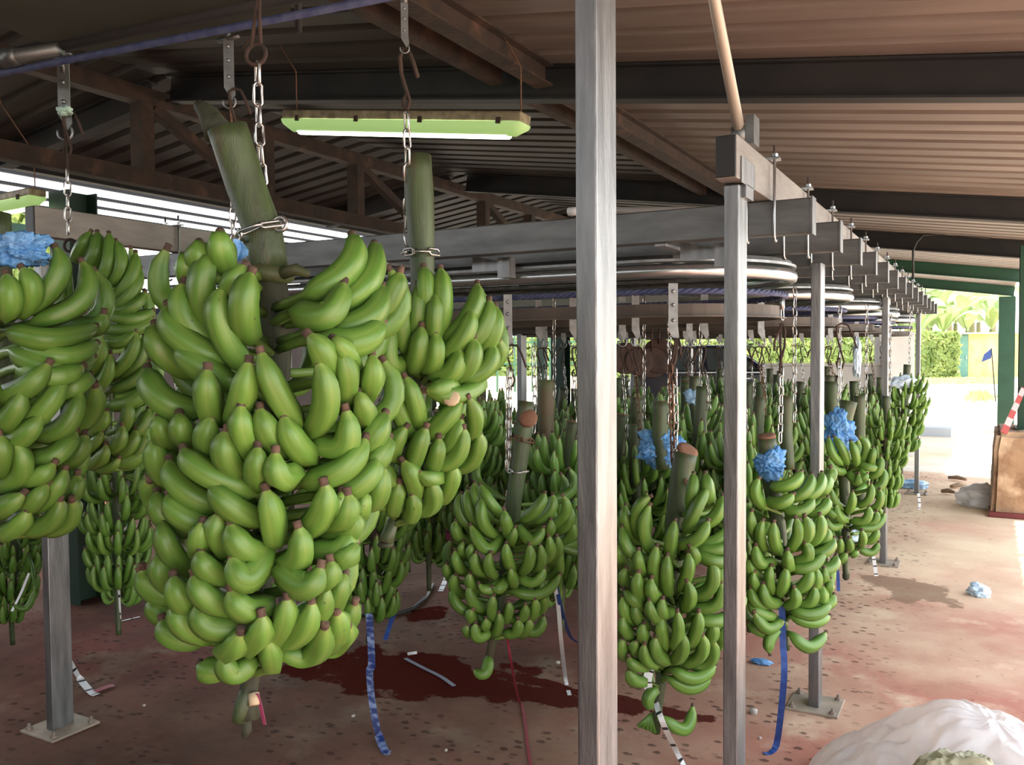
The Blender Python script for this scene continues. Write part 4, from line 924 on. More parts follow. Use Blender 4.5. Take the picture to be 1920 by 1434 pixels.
# -- chains, hooks and rings of the near bunches
def ring(c, r, label, m=rust, ax=(0.3,-0.9,0.1)):
    q = Vector((0,0,1)).rotation_difference(Vector(ax)); b = MB(); b.tube([Vector(c)+q@Vector((r*math.cos(a),r*math.sin(a),0)) for a in [2*math.pi*k/16 for k in range(16)]],0.0045,6,closed=True)
    o = b.build('iron_ring', m, origin=c); tag(o, label, 'ring', 'rings on the chains'); return o
def wrap(c, r, axis, d_start=200, d_end=340, n=14):
    q = Vector((0,0,1)).rotation_difference(Vector(axis).normalized()); return [Vector(c)+q@Vector((r*math.cos(R_(a)), r*math.sin(R_(a)), 0)) for a in [d_start+(d_end-d_start)*k/n for k in range(n+1)]]
DC = D1+0.07
rc = at(480,102,DC-0.02); ring(rc, 0.022, 'rusty ring above the chain of the biggest bunch')
b = MB(); b.tube([at(484,-60,DC),at(483,0,DC),at(477,40,DC),at(472,86,DC-0.02)],0.0042,6); b.tube([at(486,-60,DC),at(486,20,DC),at(489,84,DC-0.02)],0.0042,6); b.tube([at(485,-60,DC),(at(485,-60,DC).x,at(485,-60,DC).y,2.6),(at(485,-60,DC).x,at(485,-60,DC).y,roof_z(at(485,-60,DC).x)-0.01)],0.006,6)
tag(b.build('rusty_hook_wire', rust, origin=at(484,40,DC)), 'doubled rusty wire hook coming down at the top, above the biggest bunch', 'hook', 'rusty wire hooks')
chain([at(483,118,DC-0.02),at(484,200,DC),at(488,280,DC+0.0),at(492,330,DC+0.02),at(500,425,DC+0.03)], 'shiny chain holding the biggest bunch, passing behind its tilted stem')
wx = S1[2]; axw = (S1[1]-S1[3]).normalized()
b = MB(); chain_into(b, wrap(at(494,436,D1), 0.050, (axw.x-0.06,axw.y,axw.z), 165, 395, 18), ll=0.05, wr=0.0036, wid=0.012, start=1)
tag(b.build('chain', chainm, origin=at(494,436,D1)), 'loop of shiny chain wrapped round the thick stem of the biggest bunch', 'chain', 'hanging chains')
ring(at(525,420,D1-0.02), 0.014, 'small steel ring closing the chain loop round the thickest stem', chainm)
# second bunch
h0 = onz(762,-70,2.47); tip = hanger(at(758,6,2.12), 'steel trolley hook hanging in front of the roof near the top centre', 0.50*0.9)
b = MB(); b.tube([at(758,6,2.12),(at(758,6,2.12).x,at(758,6,2.12).y,2.50)],0.008,6); b.tube([at(748,-5,2.12),at(768,-5,2.12)],0.006,6); tag(b.build('hook_shank', galvd, origin=at(758,6,2.12)), 'steel shank rising from the hook at the top centre to the near track', 'hook shank')
b = MB(); q2 = 2.13; b.tube([at(783,145,q2),at(776,120,q2),at(768,98,q2),at(757,90,q2),at(750,108,q2),at(753,140,q2),at(762,170,q2),at(768,190,q2),at(764,205,q2),at(757,200,q2),at(756,188,q2),at(762,178,q2)],0.0052,7)
tag(b.build('rusty_hook_wire', rust, origin=at(760,100,q2)), 'rusty S-shaped wire hook just above the lamp, holding the second bunch', 'hook', 'rusty wire hooks')
chain([at(762,212,q2+0.01),at(764,285,q2+0.03),at(763,420,D2+0.03),at(766,470,D2+0.02)], 'shiny chain crossing the lit lamp and going down behind the second stem')
b = MB(); chain_into(b, wrap(at(791,474,D2), 0.040, (0,0,1), 170, 400, 18), ll=0.044, wr=0.0032, wid=0.011, start=1)
tag(b.build('chain', chainm, origin=at(791,474,D2)), 'chain loop tied round the stem of the bunch below the lamp', 'chain', 'hanging chains')
# hook at px 425 and 120
for (x, y, d, s_, lab) in [(428,72,2.42,0.72,'trolley hook under the plate, left of the biggest stem'),(118,104,2.78,1.0,'trolley hook at far left above the shaded bunch')]:
    tip = hanger(at(x,y,d), lab, s_)
    b = MB(); b.tube([at(x,y,d),(at(x,y,d).x,at(x,y,d).y,2.50)],0.008,6); b.tube([at(x,y,d)+Vector((-0.04,0,0.0)),at(x,y,d)+Vector((0.04,0,0.0))],0.007,6); tag(b.build('hook_shank', galvd, origin=at(x,y,d)), 'shank above the '+lab, 'hook shank')
b = MB(); hook_wire(b, at(434,166,2.42), 0.13, 0.0045); tag(b.build('rusty_hook_wire', rust, origin=at(434,166,2.42)), 'thin rusty hook dangling at the top of the biggest stem, on its left', 'hook', 'rusty wire hooks')
b = MB(); b.tube([at(432,200,2.42), at(436,260,2.5), at(437,380,2.6)],0.0035,5); tag(b.build('wire', rustchain, origin=at(432,200,2.42)), 'dark wire dropping behind the biggest stem', 'wire')
chain([at(436,365,2.6),at(437,470,2.6)], 'short chain hanging left of the biggest stem, beside the blue scrap')
b = MB(); hook_wire(b, at(122,208,2.78), 0.14, 0.0045); b.tube([at(120,240,2.78),at(126,300,2.78),at(126,320,2.78)],0.004,5); tag(b.build('rusty_hook_wire', rust, origin=at(122,208,2.78)), 'dark rusty hook below the far-left trolley hook', 'hook', 'rusty wire hooks')
chain([at(126,318,2.78),at(128,452,2.77)], 'chain of the shaded bunch at far left')
ring(at(131,460,2.76), 0.020, 'rusty ring at the lower end of the far-left chain')
T_ = plastic(at(122,208,2.76), 0.022, 5, 'scrap of pale green plastic caught on the far-left hook', 'plastic_scrap', (1.6,1,0.6), mat('pale_green_plastic',(0.35,0.5,0.42),0.4), sub=4)

# hangers on the nearest loop
HN = [(1262,531,D4+0.06,1.0,'trolley hook in plain view between the two big posts'),(952,552,3.52,1.0,'trolley hook left of the widest post, above the bunch with the brown knot')]
for (x,y,d,s_,lab) in HN: hanger(at(x,y,d), lab, s_*0.92)
# J-shaped rusty hooks and chains: bunch 4
dd = D4+0.06
b = MB()
for (xa, xb_) in ((1262,1256),(1266,1262)): b.tube([at(xa,634,dd),at(xa+4,640,dd),at(xa+2,660,dd),at(xb_,690,dd),at(xb_+4,720,dd)],0.005,6)
b.tube([at(1272,634,dd),at(1276,650,dd),at(1275,665,dd)],0.005,6)
tag(b.build('rusty_hook_wire', rust, origin=at(1262,640,dd)), 'thick rusty hook doubled over, between the two big posts', 'hook', 'rusty wire hooks')
chain([at(1257,684,dd),at(1259,760,dd),at(1262,860,dd),at(1268,890,D4+0.01),at(1290,905,D4-0.05),at(1302,922,D4-0.04)], 'dark twisted chain lying over the stem sliced slantwise', rustchain, ll=0.040, wr=0.0036, wid=0.011)
chain([at(1265,690,dd+0.01),at(1268,790,dd+0.01),at(1264,868,dd)], 'second strand of chain beside the dark twisted one', chainm, ll=0.040)
# bunch 3
b = MB(); hook_wire(b, at(955,646,3.52), 0.17, 0.0045); tag(b.build('rusty_hook_wire', rust, origin=at(955,646,3.52)), 'rusty hook on the left side of the slim post', 'hook', 'rusty wire hooks')
chain([at(953,690,3.52),at(952,780,3.5),at(951,885,3.5)], 'doubled chain strand left of the stem with the brown knot')
chain([at(957,690,3.53),at(956,780,3.51),at(954,885,3.5)], 'chain strand closest to the stem with the brown knot, on its left')
b = MB(); chain_into(b, wrap(at(972,882,D3), 0.040, (0.05,0,1), 160, 400, 18), ll=0.042, wr=0.0032, wid=0.011, start=1); tag(b.build('chain', chainm, origin=at(972,882,D3)), 'chain loop round the stem with the brown knot', 'chain', 'hanging chains')
b = MB(); chain_into(b, wrap(at(980,822,D3), 0.041, (0.2,0.1,1), 160, 400, 18), ll=0.040, wr=0.0032, wid=0.011, start=0); tag(b.build('chain', rustchain, origin=at(980,822,D3)), 'dark upper chain loop on the stem with the brown knot', 'chain', 'hanging chains')
chain([at(1000,650,3.6),at(1003,740,3.58),at(1000,822,3.5)], 'chain hanging right of the slim post into the knotted stem')
# bunch 5
dd = 3.50
b = MB(); b.tube([at(1466,555,dd),at(1466,580,dd)],0.010,6); tag(b.build('hook_shank', bright, origin=at(1466,555,dd)), 'bright shackle at the right tip of the nearest track', 'hook shank')
chain([at(1466,560,dd),at(1467,604,dd)], 'short bright chain at the right tip of the nearest track', chainm)
b = MB(); b.tube([at(1452,658,dd),at(1452,640,dd),at(1460,622,dd),at(1467,606,dd),at(1472,620,dd),at(1471,650,dd),at(1463,680,dd),at(1462,700,dd),at(1468,700,dd),at(1469,688,dd)],0.0048,6); b.tube([at(1464,606,dd),at(1463,640,dd),at(1465,690,dd)],0.0048,6)
tag(b.build('rusty_hook_wire', rust, origin=at(1465,606,dd)), 'rusty hook hanging off the right tip of the nearest track', 'hook', 'rusty wire hooks')
chain([at(1465,688,dd),at(1464,760,dd),at(1462,838,dd-0.04)], 'chain at the right tip of the nearest track, ending at the blue plastic', chainm, ll=0.045)
# bunch G
dg = 4.78
chain([at(1575,575,dg),at(1574,608,dg)], 'short chain at the right tip of the second track')
b = MB(); hook_wire(b, at(1573,606,dg), 0.25, 0.005); tag(b.build('rusty_hook_wire', rust, origin=at(1573,606,dg)), 'rusty hook at the right tip of the second track', 'hook', 'rusty wire hooks')
chain([at(1574,680,dg),at(1573,775,dg-0.02)], 'chain at the right tip of the second track, going into blue plastic')

# -- blue plastic
plastic(at(1444,868,D5-0.02), 0.066, 3, 'crumpled blue plastic round the stem right of the black-capped post', flat=(1.05,0.9,0.85), group='blue plastic on the stems')
plastic(at(1571,806,DG-0.03), 0.092, 8, 'largest crumple of blue plastic, right of the bolted post', flat=(0.95,0.8,1.15), group='blue plastic on the stems')
plastic(at(1240,842,D4+0.62), 0.110, 12, 'spread-out blue plastic bow on the stem behind the sliced one', flat=(1.0,0.6,0.72), group='blue plastic on the stems')
plastic(at(30,470,DA-0.16), 0.082, 16, 'flat blue plastic scrap over the bunch at the left edge', flat=(1.15,0.7,0.42), group='blue plastic on the stems')
# pointed strips of blue film beside the thick stem
b = MB(); A_ = [(437,448),(447,452),(462,470),(461,480),(440,492),(414,500),(410,494),(428,478),(438,470)]
cpt = [at(x,y,D1-0.075+0.012*((i*7)%5-2)/2) for i, (x,y) in enumerate(A_)]; n_ = len(cpt); up_ = [p+Vector((0.002,0.004,0.001)) for p in cpt]
b.add(cpt+up_, [tuple(range(n_-1,-1,-1)),tuple(range(n_,2*n_))]+[(i,(i+1)%n_,n_+(i+1)%n_,n_+i) for i in range(n_)])
tag(b.build('plastic_strip', blueplas, origin=at(437,460,D1)), 'torn strip of blue film poking out left of the thick tilted stem', 'plastic', 'blue plastic on the stems')

# ================================================================ ROWS BEHIND
rnd = random.Random(77)
ROWS = [(4.06,[-1.22,-1.62,-2.05,-2.52,-2.98],'second row back'),
        (4.80,[-1.10,-1.52,-1.95,-2.45,-2.9,-3.3],'third row back'),
        (5.76,[-0.95,-1.40,-1.86,-2.35,-2.8],'fourth row back'),
        (6.42,[-1.02,-1.48,-1.95,-2.45,-2.9],'fifth row back'),
        (7.38,[-0.92,-1.38,-1.85,-2.3,-2.8],'sixth row back'),
        (7.80,[-1.15,-1.62,-2.1],'seventh row back'),
        (8.76,[-0.95,-1.42,-1.9,-2.4],'eighth row back'),
        (9.80,[-0.98,-1.5,-2.05],'ninth and last row back')]
ordr = ['rightmost','second from right','third from right','fourth from right','fifth from right','leftmost']
HK = None
def back_hanging(x, y, label, line, k, s=0.95, ztop=None, chlab=None, zr=ZR):
    """One bunch with its trolley hook, wire hook and chain."""
    zt = ztop if ztop is not None else 1.34+rnd.uniform(-0.10,0.06)
    make_bunch(k, (x,y,zt), label, rnd.uniform(0,6.28), s, (rnd.uniform(-0.08,0.08),rnd.uniform(-0.08,0.08)))
    p = Vector((x+0.01,y,zr-0.03)); hanger(p, 'steel trolley hook above the '+line, 0.92, detail=False)
    b = MB(); hook_wire(b, (x+0.01,y,zr-0.28), 0.13, 0.0042, rnd.choice((-1,1))); tag(b.build('rusty_hook_wire', rust, origin=(x,y,zr-0.28)), 'rusty wire hook above the '+line, 'hook', 'rusty wire hooks')
    chain([(x+0.01,y,zr-0.395),(x+0.035,y-0.01,zt+0.02),(x+0.037,y-0.01,zt-0.10)], 'chain above the '+line, rnd.choice((chainm,rustchain)), ll=0.045, seg=6, tn=4)
for (y, xs, lab) in ROWS:
    for i, x in enumerate(xs):
        nm = '%s banana bunch in the %s' % (ordr[i], lab); ln = '%s bunch of the %s' % (ordr[i], lab)
        back_hanging(x+rnd.uniform(-0.05,0.05), y+rnd.uniform(-0.03,0.03), nm, ln, rnd.randrange(4), 0.93+rnd.uniform(-0.06,0.08))
# the last bunch at the right end, in front of the bright yard, and its neighbour
p = at(1700,700,7.6); make_bunch(1, (p.x,p.y,1.42), 'farthest right banana bunch, outlined against the sunlit yard', 1.0, 0.86, (0.02,0.05))
chain([at(1707,560,7.6),(p.x+0.02,p.y,1.40)], 'chain of the farthest right bunch', ll=0.05, seg=6, tn=4)
p = at(1662,800,6.3); make_bunch(3, (p.x,p.y,1.22), 'banana bunch beside the third post back, overlapping the farthest right one', 2.2, 0.80, (0.0,-0.03))
chain([(p.x+0.02,p.y,1.84),(p.x+0.02,p.y,1.18)], 'chain of the bunch beside the third post back', ll=0.05, seg=6, tn=4)
# lower dim bunches seen between and under the near ones
EX = [(708,800,3.85,1.0,2,'dim banana bunch below the one under the lamp, a blue ribbon at its foot',0.86,1.15),
      (222,760,3.9,1.0,0,'dim banana bunch low down between the left edge bunch and the biggest one',0.80,1.22),
      (38,930,4.6,1.0,3,'dim banana bunch low at far left behind the left post',0.80,0.95),
      (330,820,4.4,1.0,1,'dim banana bunch hidden behind the left flank of the biggest bunch',0.82,1.2),
      (890,700,4.15,1.0,3,'banana bunch squeezed between the lamp-lit bunch and the knotted stem',0.78,1.42),
      (818,720,4.6,1.0,0,'dim banana bunch peeping out right of the bunch under the lamp, low down',0.85,1.25),
      (1072,790,3.9,1.0,2,'banana bunch half hidden behind the left edge of the widest post',0.92,1.25),
      (1188,760,4.05,1.0,1,'banana bunch just right of the widest post, behind the sliced stem',0.90,1.22),
      (1385,800,3.95,1.0,0,'banana bunch right behind the black-capped post',0.88,1.28)]
for (px,py,d,_,k,lab,s_,zt) in EX:
    p = at(px,py,d); ln = lab.split(',')[0]; ln = ' '.join(ln.split()[:10])
    back_hanging(p.x, p.y, lab, ln, k, s_, zt)
# bare stems standing up behind
for (x,y0,y1,d,r,lab) in [(1025,712,880,4.3,0.042,'reddish brown bare stem standing just left of the widest post'),(1240,752,880,3.72,0.036,'bare stem above the blue plastic bow'),(1476,742,880,3.75,0.030,'slim bare stem with a cut orange end right of the black-capped post'),
                       (1612,742,950,5.2,0.036,'long slightly bent bare stem right of the largest blue crumple'),(1195,745,815,4.4,0.036,'short bare stem with a chain round it right of the widest post'),(1560,715,800,5.6,0.048,'thick bare stem left of the largest blue crumple'),(1303,705,800,4.66,0.030,'bare stem under the high pale blue knot')]:
    b = MB(); p0=at(x,y0,d); p1=at(x+4,y1,d); stem_into(b, [p0+Vector((0,0,0.0)),p0.lerp(p1,0.5)+Vector((-0.01,0,0)),p1],[r,r*0.95,r*0.8],12,seed=x)
    tag(b.build('bare_stalk', [mat('stem_reddish',(0.11,0.065,0.035),0.6,0,(0.07,0.09,0.03),8) if x==1025 else stemm, cutm], origin=p0), lab, 'stalk', 'bare banana stalks')
    chain([(p0.x+r,p0.y,ZR-0.03),(p0.x+r,p0.y,p0.z-0.12)], 'chain holding the '+lab.split(' with')[0], ll=0.048, seg=6, tn=4)
# rusted brown discs hanging beyond the nearest track
for (x,y,r,lab) in [(1172,672,30,'leftmost'),(1198,678,27,'second from left'),(1222,680,30,'third from left'),(1236,668,34,'rightmost and largest')]:
    d = 5.1; c = at(x,y,d); rr = r*d/F; b = MB(); ax_ = Vector((0.2+0.12*(x%5),-0.95,0.1)).normalized()
    b.lathe(c,[(0.01,-0.012),(rr*0.6,-0.016),(rr*0.96,-0.004),(rr,0.004),(rr*0.93,0.008),(rr*0.5,-0.004),(0.012,-0.002)],22,axis=ax_)
    b.tube([c+Vector((0,0,rr*0.7)),c+Vector((0,0,rr+0.08)),(c.x,c.y,1.72)],0.005,5)
    tag(b.build('rusted_disc', brownpan, origin=c), '%s of the rusted brown discs hanging right of the widest post' % lab, 'disc', 'rusted discs')

# ================================================================ RIBBONS AND LITTER
def fl_(x, y, z=0.004): p = onz(x, y, z); return p
ribbon_obj([at(1466,1135,D5-0.12),at(1468,1200,D5-0.10),at(1470,1270,D5-0.12),fl_(1458,1385,0.05),fl_(1446,1410),fl_(1432,1412)],0.024,'long blue ribbon hanging down to the floor, right of the black-capped post',blueribbon)
ribbon_obj([at(1222,1240,D4-0.10),at(1214,1275,D4-0.12),at(1219,1300,D4-0.12)],0.030,'white crumpled tag on the foot of the bunch with the sliced stem',whiteribbon,printed=True)
ribbon_obj([at(1230,1318,D4-0.08),at(1244,1358,D4-0.15),fl_(1268,1408,0.06),fl_(1290,1450)],0.020,'white strip with dark marks trailing off the bottom edge',whiteribbon,printed=True)
ribbon_obj([at(692,1150,3.75),at(697,1240,3.7),at(693,1260,3.7),fl_(697,1310,0.14),fl_(708,1370,0.04),fl_(722,1408),fl_(732,1410)],0.034,'blue ribbon trailing to the floor below the dim bunch, left of centre',streakribbon)
ribbon_obj([at(745,1132,3.9),at(735,1160,3.9),at(722,1200,3.85)],0.022,'short blue ribbon behind the lowest fingers left of centre',blueribbon)
ribbon_obj([at(1036,1080,3.7),at(1046,1130,3.7),at(1052,1200,3.75),fl_(1060,1270,0.03),fl_(1068,1303)],0.018,'white ribbon hanging just left of the widest post',whiteribbon)
ribbon_obj([at(1042,1090,3.75),at(1052,1140,3.72),fl_(1068,1190,0.18),fl_(1082,1204,0.06)],0.018,'blue ribbon beside the white one at the widest post',blueribbon)
ribbon_obj([at(951,1190,3.5),at(958,1240,3.5),fl_(972,1310,0.03),fl_(978,1318,0.01)],0.010,'thin red ribbon hanging from the knotted bunch',redribbon)
ribbon_obj([fl_(978,1320),fl_(984,1350),fl_(989,1395),fl_(995,1434)],0.012,'red ribbon lying on the floor toward the viewer',redribbon)
ribbon_obj([at(838,985,4.2),at(841,1010,4.2),at(845,1038,4.2)],0.026,'pink ribbon hanging right of the lamp-lit bunch',pinkribbon,printed=True)
ribbon_obj([fl_(838,1080),fl_(832,1095),fl_(826,1108)],0.035,'short white marked strip on the floor left of the knotted bunch',whiteribbon,printed=True)
ribbon_obj([at(219,1072,3.85),at(222,1110,3.85),at(224,1160,3.85)],0.020,'white marked ribbon hanging low at left',whiteribbon,printed=True)
ribbon_obj([fl_(228,1164),fl_(262,1156)],0.014,'thin white strip lying on the dark floor at left',whiteribbon,printed=True)
ribbon_obj([fl_(130,1238,0.10),fl_(150,1272,0.02),fl_(172,1298),fl_(182,1302)],0.034,'white marked ribbon on the floor beside the far-left post',whiteribbon,printed=True)
ribbon_obj([fl_(178,1296,0.01),fl_(198,1288,0.012),fl_(214,1284,0.01)],0.035,'glossy red scrap lying at the end of the white ribbon at left',redribbon)
ribbon_obj([at(54,1075,4.3),at(40,1110,4.3),at(22,1146,4.25)],0.014,'pale strip hanging slantwise low at far left',whiteribbon)
ribbon_obj([at(256,1035,3.9),at(262,1080,3.9),at(266,1124,3.9)],0.022,'dark blue ribbon left of the biggest bunch, low down',blueribbon)
ribbon_obj([at(482,1300,D1-0.02),at(490,1330,D1-0.01),at(496,1358,D1)],0.008,'short pink ribbon on the stub of the biggest bunch',pinkribbon)
ribbon_obj([at(1567,1050,DG),at(1571,1080,DG),at(1572,1108,DG)],0.018,'blue ribbon below the bunch right of the bolted post',blueribbon)
ribbon_obj([at(1637,1040,5.6),at(1640,1058,5.6),at(1643,1080,5.6)],0.022,'white marked ribbon in front of the third post base',whiteribbon,printed=True)
ribbon_obj([at(1722,925,8.4),at(1724,940,8.4),at(1724,955,8.4)],0.024,'small white ribbon near the far post foot',whiteribbon,printed=True)
ribbon_obj([fl_(760,1234,0.008),fl_(790,1250,0.008),fl_(826,1268,0.008),fl_(852,1286,0.008)],0.022,'dark blue strip lying in the wet red patch',mat('navy_strip',(0.02,0.03,0.10),0.4))
b = MB(); b.lathe(fl_(764,1226,0.012),[(0.008,0),(0.008,0.05)],8,axis=(0.8,0.6,0.1)); tag(b.build('white_bit', whiteribbon, origin=fl_(764,1226,0.01)), 'tiny white stub lying above the dark blue strip', 'litter')
# lone finger low at far left and floor litter
b = MB(); banana_into(b, banana_path(at(64,1108,4.3),at(50,1140,4.28),at(26,1134,4.25),10,at(66,1098,4.3)),0.017,9,0.3,3); b.tube([at(66,1100,4.3),at(60,1060,4.45),at(50,1030,4.6)],0.008,7); tag(b.build('banana', [skin,tipm], origin=at(64,1108,4.3)), 'single small banana dangling low at far left', 'banana')
for (x,y,s_,lab) in [(1413,1333,0.022,'pale crumbled lump on the pink floor right of the black-capped post'),(392,1236,0.010,'small pale pebble under the biggest bunch'),(662,1342,0.010,'tiny white pebble on the floor left of the blue ribbon'),(1425,1383,0.008,'tiny pebble near the bolted plate'),(1046,1242,0.014,'dark crumb with pale specks left of the widest post'),(270,1322,0.009,'pale pebble on the dark floor at left'),(836,1406,0.008,'tiny pale pebble at the bottom centre')]:
    o = bpy.data.objects.new('pebble', crumple(None, s_, x, (1,1,0.6), stoneM, sub=2)); C.collection.objects.link(o); o.location = fl_(x,y,s_*0.5); tag(o, lab, 'stone', 'bits on the floor')
plastic(fl_(1428,1240,0.012), 0.045, 21, 'small blue plastic scrap on the floor right of the black-capped post', 'plastic_scrap', (1.3,0.8,0.22), sub=4, group='plastic scraps on the floor')
plastic(fl_(1836,1108,0.03), 0.075, 22, 'pale blue plastic bag crumpled on the bright floor at right', 'plastic_scrap', (1,0.9,0.55), m=mat('pale_blue_plastic',(0.5,0.65,0.8),0.3,0,(0.6,0.74,0.88),20,0.4,40), sub=4, group='plastic scraps on the floor')
plastic(fl_(1712,908,0.04), 0.16, 23, 'blue plastic sheet scrap on the ground beside the farthest post', 'plastic_scrap', (1.3,0.8,0.3), m=mat('pale_blue_sheet',(0.3,0.55,0.85),0.35,0,(0.5,0.7,0.92),20,0.4,40), sub=4, group='plastic scraps on the floor')
plastic(fl_(1838,932,0.10), 0.23, 24, 'bundle of clear plastic lying against the concrete block', 'plastic_bundle', (1.1,0.9,0.5), m=clearplas, sub=4)
plastic(at(1607,672,6.2), 0.10, 25, 'long blue plastic streamer hanging behind the bolted post', 'plastic_streamer', (0.35,0.3,1.4), m=mat('pale_blue_plastic',(0.5,0.65,0.8)), sub=4)
plastic(at(1690,716,7.5), 0.10, 26, 'light blue plastic strip tied near the farthest right bunch', 'plastic_streamer', (1.3,0.4,0.5), m=mat('pale_blue_plastic',(0.5,0.65,0.8)), sub=4)
plastic(at(1304,744,4.66), 0.060, 27, 'pale blue plastic knot high among the bunches between the two big posts', flat=(1.2,0.8,0.8), m=mat('pale_blue_sheet',(0.3,0.55,0.85)), sub=4, group='blue plastic on the stems')
plastic(at(1595,1003,DG+0.35), 0.085, 28, 'pale plastic sleeve behind the lowest fingers right of the bolted post', flat=(1.0,0.7,0.8), m=mat('pale_blue_plastic',(0.5,0.65,0.8)), sub=4, group='blue plastic on the stems')
# large clear bag at the bottom right, olive film inside
bag_c = at(1868,1440,2.80)
heap((bag_c.x,bag_c.y), 0.66, 0.52, 0.42, 3, 'big heap of clear and white plastic sheeting at the bottom right corner', 'plastic_heap', clearplas)
bb_ = at(1812,1440,2.56)
heap((bb_.x,bb_.y), 0.34, 0.20, 0.405, 5, 'stained olive plastic film in front of the white plastic heap', 'plastic_film', oliveplas)
# dark tub rim at the bottom, black hose
c = at(255,1460,2.9); b = MB(); b.lathe((c.x,c.y,0),[(0.15,0),(0.18,0.05),(0.19,0.13),(0.175,0.135),(0.16,0.05),(0.02,0.04)],26); tag(b.build('dark_tub', mat('dark_tub',(0.055,0.035,0.03),0.7,0,(0.09,0.06,0.05),10), origin=(c.x,c.y,0)), 'rim of a low dark tub just showing at the bottom edge on the left', 'tub')
b = MB(); b.tube([fl_(640,1148,0.012),fl_(690,1154,0.012),fl_(740,1152,0.012),fl_(775,1140,0.012),fl_(800,1120,0.012),fl_(812,1095,0.012)],0.011,8); tag(b.build('hose', blackp, origin=fl_(700,1154,0.012)), 'thin black hose curving on the floor behind the dim bunch', 'hose')
b = MB(); c = fl_(1060,1045,0.02); b.lathe((c.x,c.y,0),[(0.10,0),(0.14,0.03),(0.17,0.12),(0.165,0.12),(0.13,0.035),(0.02,0.01)],24); tag(b.build('metal_bowl', mat('dark_bowl',(0.12,0.12,0.12),0.4,0.4), origin=c), 'dark bowl on the floor at the left of the widest post', 'bowl')
# wood sticks near the yard edge
for (xa,ya,xb_,yb,lab) in [(1778,895,1812,899,'longer driftwood stick lying at the shaded edge of the yard'),(1783,912,1812,910,'thicker stick piece beside the clear plastic bundle'),(1765,921,1790,923,'short bark strip nearest the blue sheet scrap')]:
    b = MB(); p0=fl_(xa,ya,0.03); p1=fl_(xb_,yb,0.03); b.tube([p0,p0.lerp(p1,0.5)+Vector((0,0.03,0.01)),p1],[0.02,0.028,0.016],7); tag(b.build('wood_stick', woodm, origin=p0), lab, 'stick', 'sticks on the ground')
# grey flat slab bits
b = MB(); c = fl_(1745,810,0.0); b.box((c.x-0.6,c.y-0.2,-0.06),(c.x+0.35,c.y+0.3,0.10)); tag(b.build('concrete_kerb', mat('kerb',(0.4,0.42,0.45),0.9), origin=c), 'low grey slab in the bright yard right of the farthest post', 'slab')
# red and white tape on the block
def tape():
    p0 = at(1882,812,8.1); p1 = at(1925,715,8.3); b = MB(); n = 7
    for k in range(n):
        a = p0.lerp(p1,k/n); c2 = p0.lerp(p1,(k+1)/n); b.beam(a,c2,0.06-0.003*k,0.006,k%2,up=(0.3,-0.9,0.3))
    o = b.build('warning_tape', [mat('tape_red',(0.32,0.035,0.02),0.5), mat('tape_white',(0.4,0.35,0.33),0.5)], origin=p0); tag(o, 'red and white striped tape running down to the concrete block', 'tape')
tape()
# ================================================================ OUTSIDE
leafa = mat('hedge_leaf', (0.17,0.25,0.06), 0.5, 0.0, (0.33,0.40,0.12), 1.2, transl=0.35)
barkm = mat('bark', (0.12,0.09,0.06), 0.9)
def leaf_cloud(b, n, fn, size, rnd, mi=0):
    for i in range(n):
        c, nv = fn(rnd); nv = (nv + Vector((rnd.uniform(-.8,.8),rnd.uniform(-.8,.8),rnd.uniform(-.5,.9)))).normalized(); t = nv.orthogonal().normalized(); t.rotate(Matrix.Rotation(rnd.uniform(0,6.28),3,nv)); u = nv.cross(t); s_ = size*rnd.uniform(0.6,1.3)
        b.add([c-t*s_, c+u*s_*0.45+nv*s_*0.1, c+t*s_, c-u*s_*0.45+nv*s_*0.1], [(0,1,2,3)], mi)
fwd = (CR @ Vector((0,0,-1))); fwd = Vector((fwd.x,fwd.y,0)).normalized(); rgt = Vector((fwd.y,-fwd.x,0))
def G(px, d, z=0.0):
    """Ground point seen in photo column px at distance d."""
    r = ray(px, 656); r = Vector((r.x,r.y,0)); return Vector((r.x*d, r.y*d, z))
def hedge(px0, px1, d, h, label, seed, n=9000):
    rnd = random.Random(seed); a = G(px0,d,-0.06); c = G(px1,d,-0.06); ln = (c-a).length; dx = (c-a).normalized(); dn = Vector((-dx.y,dx.x,0)); dn = -dn if dn.dot(fwd) > 0 else dn
    T = thing('hedge', label, 'hedge', a, 'clipped hedges'); b = MB()
    b.add([a+dn*0.1,c+dn*0.1,c-dn*0.9,a-dn*0.9]+[p+Vector((0,0,h-0.25)) for p in (a+dn*0.1,c+dn*0.1,c-dn*0.9,a-dn*0.9)], [(0,3,2,1),(4,5,6,7),(0,1,5,4),(1,2,6,5),(2,3,7,6),(3,0,4,7)]); b.build('branches', mat('hedge_inside',(0.015,0.035,0.01),0.9), T)
    b = MB()
    def fn(r):
        u = r.uniform(0,ln)
        if r.random() < 0.72: return a+dx*u+dn*(0.16+0.10*noise.noise(Vector((u*1.3,seed,0)))+r.uniform(-0.05,0.22))+Vector((0,0,r.uniform(0.05,h-0.05))), dn
        return a+dx*u+dn*r.uniform(-0.8,0.25)+Vector((0,0,h-0.12+0.18*noise.noise(Vector((u*2,seed,3)))+r.uniform(-0.1,0.1))), Vector((0,0,1))
    leaf_cloud(b, int(n*0.62), fn, 0.20, rnd); b.build('foliage', leafa, T); return T
hedge(780,1460,44,2.35,'long clipped hedge behind the car and the fence',1,9000)
hedge(1455,1665,44,2.35,'clipped hedge seen above the pale tank',2,4500)
hedge(1700,1792,46,2.45,'clipped hedge beside the yellow hut',3,3500)
